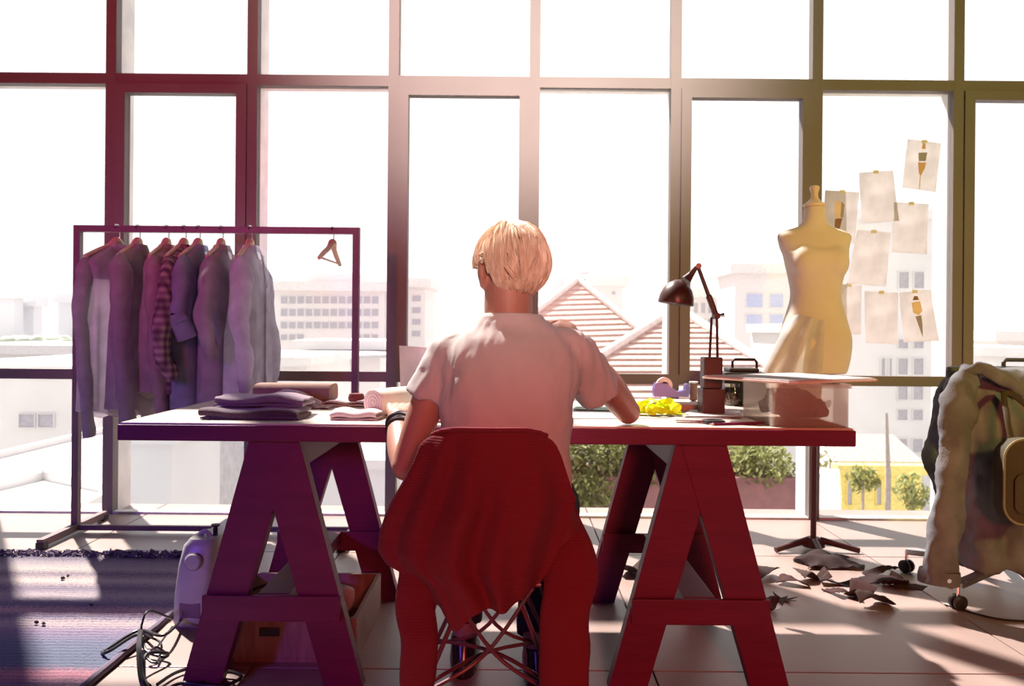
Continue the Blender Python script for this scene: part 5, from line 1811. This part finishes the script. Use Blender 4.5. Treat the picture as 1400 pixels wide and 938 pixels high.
slab([(-140, 660), (170, 585), (300, 600), (240, 690), (-60, 735)], -2.6, M_render2, 'pale flat roof terrace with slanting white parapets below the window')
slab([(-160, 708), (60, 655), (160, 676), (40, 740), (-120, 760)], -2.2, M_render, 'white lower terrace corner nearest the floor edge beyond the glass')
b = building('stair_house', 168, 236, 606, 12, 2, M_render, 'white stair house beside the rack bottom', zb=-6)
b = building('stair_house', 236, 284, 600, 14.2, 2, M_render2, 'pale grey stair house wing seen under the table', zb=-6)
building('white_house', 276, 420, 610, 16.6, 4, M_render, 'white house wall seen between the trestle legs', [], zb=-6)
building('white_house', 415, 560, 640, 12, 4, M_render, 'white house wall seen through the rear trestle frame', zb=-6)


# tiled roofs
def tiled(apex, left, right, dtop, dbot, n, label, clip_l=None):
    ap = P(*apex, dtop)
    lf, rt = P(*left, dbot), P(*right, dbot)
    r = thing('tiled_roof', label, 'roof', ((lf.x + rt.x) / 2, dbot, lf.z))
    slope = Vector((0, dtop - dbot, ap.z - lf.z))
    nrm = Vector((0, -(ap.z - lf.z), (dtop - dbot))).normalized()
    for k in range(n):
        t0, t1 = k / n, (k + 1.12) / n
        t1 = min(t1, 1)
        a, c = lf.lerp(ap, t0), rt.lerp(ap, t0)
        a2, c2 = lf.lerp(ap, t1), rt.lerp(ap, t1)
        lip = nrm * 0.055
        th = nrm * 0.05
        vs = [a + lip, c + lip, c2, a2, a + lip - th, c + lip - th, c2 - th, a2 - th]
        # scalloped courses: one pan every 0.28 m
        build(MB().add(vs, [(0, 1, 2, 3), (7, 6, 5, 4), (4, 5, 1, 0), (5, 6, 2, 1), (6, 7, 3, 2), (7, 4, 0, 3)]), 'tile_course', M_tile, r)
    back_l, back_r = ap + Vector((-3, 8, -3)), ap + Vector((3, 8, -3))
    for e in (lf, rt):
        build(MB().tube([e + Vector((0, -0.05, 0.05)), ap + Vector((0, -0.05, 0.06))], 0.11, 10), 'hip_ridge', M_ridge, r, smooth=True)
    build(MB().add([lf - nrm * 0.06, rt - nrm * 0.06, ap - nrm * 0.06, ap + Vector((0, 10, -6))], [(0, 2, 1), (0, 3, 2), (1, 2, 3)]), 'rear_slope', M_tile, r)
    build(MB().mm((lf.x + 0.3, dbot + 0.3, GZ), (rt.x - 0.3, dbot + 5, lf.z)), 'house_wall', M_render, r)
    return r


tiled((790, 384), (560, 560), (990, 548), 27, 22, 22, 'terracotta tiled roof with the higher peak, beside the blond head')
tiled((925, 424), (716, 556), (1130, 556), 20, 15.5, 17, 'lower terracotta tiled roof with a pale hip ridge, behind the desk lamp')

# right: white blocks
building('apartment_block', 1004, 1090, 374, 70, 6, M_hazep, 'white apartment block with bluish windows between lamp and dress form', [(1020, 402, 1042, 420), (1052, 402, 1070, 420), (1020, 430, 1042, 446), (1052, 430, 1070, 446)], wm=M_winb)
building('apartment_block', 938, 1005, 407, 78, 10, M_render, 'long white block with many small windows behind the desk lamp arm', [(948 + i * 10, 414 + j * 22, 954 + i * 10, 428 + j * 22) for i in range(6) for j in range(3)])
wins = []
for t, bt in ((372, 394), (464, 476), (490, 512), (524, 546), (560, 574), (600, 618)):
    for a in (1228, 1249):
        wins.append((a, t, a + 13, bt))
wins += [(1205, 490, 1210, 514), (1216, 490, 1219, 514)]
building('apartment_block', 1140, 1292, 300, 42, 5, M_render, 'big white apartment block behind the taped sketches', wins)
building('apartment_block', 1095, 1150, 455, 48, 10, M_render2, 'pale grey low wing of the big apartment block, beside the dress form')
# street level
building('yellow_wall', 1152, 1262, 648, 33, 0.4, M_yel, 'yellow street wall below the big apartment block', [(1160, 655, 1166, 690), (1200, 656, 1206, 690), (1245, 660, 1250, 690)], cat='wall')
shd = thing('street_shed', 'brown-roofed shed above the yellow street wall', 'shed', (X(1205, 35), 35.5, GZ))
build(MB().mm((X(1150, 35), 34.6, GZ), (X(1258, 35), 37, Zp(634, 35))), 'wall', M_render2, shd)
for k in range(9):
    a = X(1146, 34.6) + (X(1262, 34.6) - X(1146, 34.6)) * k / 9
    w_ = (X(1262, 34.6) - X(1146, 34.6)) / 9
    build(MB().poly([(a, 34.4, Zp(632, 34.6, 1200)), (a + w_ * 0.93, 34.4, Zp(632, 34.6, 1200)), (a + w_ * 0.93, 37.2, Zp(606, 34.6, 1200)), (a, 37.2, Zp(606, 34.6, 1200))], (0, 0, 0.06)), 'roof_panel', M_brn, shd)
b = MB().tube([(X(1216, 30), 30, GZ), (X(1216, 30), 30, Zp(640, 30)), (X(1213, 30), 30, Zp(560, 30))], [0.12, 0.10, 0.05], 10)
solo(b, 'bare_tree', mat('grey_bark', (0.35, 0.30, 0.28, 1), 0.9), 'thin bare tree trunk in front of the yellow street wall', 'tree', smooth=True)
rg = random.Random(2)


def leaves(centre, size, n, ls, seed=0):
    rg = random.Random(seed)
    b = MB()
    for i in range(n):
        while True:
            p = Vector((rg.uniform(-1, 1), rg.uniform(-1, 1), rg.uniform(-1, 1)))
            if p.length < 1:
                break
        p = Vector((centre[0] + p.x * size[0], centre[1] + p.y * size[1], centre[2] + p.z * size[2]))
        R = Matrix.Rotation(rg.uniform(0, 6.28), 3, 'Z') @ Matrix.Rotation(rg.uniform(-1.2, 1.2), 3, 'X')
        l = ls * rg.uniform(0.6, 1.3)
        vs = [p + R @ Vector(q) for q in ((0, -l, 0), (l * 0.45, 0, l * 0.12), (0, l, 0), (-l * 0.45, 0, l * 0.12))]
        b.add(vs, [(0, 1, 2), (0, 2, 3)])
    return b


for i, (px, py, d, s_, l) in enumerate(((1180, 655, 31, 0.6, 'small green street bush by the yellow wall, nearest the table end'), (1246, 672, 30, 0.7, 'small green street bush by the yellow wall, nearest the jacket'), (1108, 628, 36, 0.9, 'olive bush behind the dress form pole, beyond the lane'))):
    c = P(px, py, d)
    t = thing('street_bush', l, 'bush', (c.x, c.y, GZ), 'street bushes')
    build(leaves(c, (s_, s_, s_), 260, 0.16, i), 'foliage', M_leafy, t, fix=False)
    build(MB().tube([(c.x, c.y, GZ), (c.x, c.y, c.z)], 0.06, 8), 'stem', M_brn, t)
# kerbs and road seen beyond the table end
solo(MB().poly([P(1098, 706, 30), P(1150, 706, 30), P(1148, 645, 32.7), P(1126, 645, 32.7)], (0, 0, 0.12)), 'street_lane', mat('pale_asphalt', (0.42, 0.39, 0.38, 1), 0.9), 'pale grey lane running past the yellow street wall', 'street')

# hedge and planter on the neighbouring terrace
HD = 8.0
pl_ = thing('planter', 'maroon terrace planter wall below the hedge outside', 'planter', (X(900, HD), HD, -3.5))
build(MB().mm((X(740, HD), HD, -3.5), (X(1096, HD), HD + 0.9, Zp(656, HD, 960))), 'front_wall', M_mar, pl_)
build(MB().mm((X(736, HD), HD - 0.04, Zp(656, HD, 960)), (X(1100, HD), HD + 0.06, Zp(652, HD, 960))), 'coping', M_mar, pl_)
build(MB().mm((X(1000, HD), HD + 0.95, -3.5), (X(1090, HD), HD + 1.1, Zp(560, HD, 960))), 'rear_panel', M_render2, pl_)
for i, (px, w_, pt, dn, l) in enumerate(((815, 68, 594, 10, 'dense olive hedge spilling over the planter nearest the chair'), (905, 55, 606, 0, 'olive hedge behind the far trestle, middle of the planter'), (1045, 48, 612, 0, 'thin olive hedge at the planter end by the dress form'))):
    cz = (Zp(pt, HD, px) + Zp(668, HD, px)) / 2
    hh = (Zp(pt, HD, px) - Zp(668, HD, px)) / 2
    h_ = thing('hedge', l, 'hedge', (X(px, HD), HD + 0.3, cz - hh), 'terrace hedge')
    n_ = 2600 if i < 2 else 1300
    build(leaves((X(px, HD), HD + 0.25, cz), (w_ / F * HD * 1.15, 0.42, hh * 1.25), n_, 0.045, i + 20), 'foliage', M_leafy, h_, fix=False)
    for s in (-0.3, 0.0, 0.3):
        build(MB().tube([(X(px, HD) + s * w_ / F * HD, HD + 0.3, cz - hh), (X(px, HD) + s * 1.2 * w_ / F * HD, HD + 0.3, cz + hh * 0.6)], 0.02, 6), 'stem', M_brn, h_)
b = leaves((X(800, HD), HD - 0.18, Zp(672, HD)), (0.32, 0.16, 0.22), 700, 0.04, 77)
solo(b, 'trailing_plant', M_leafy, 'olive creeper trailing down the front of the maroon planter', 'plant', fix=False)
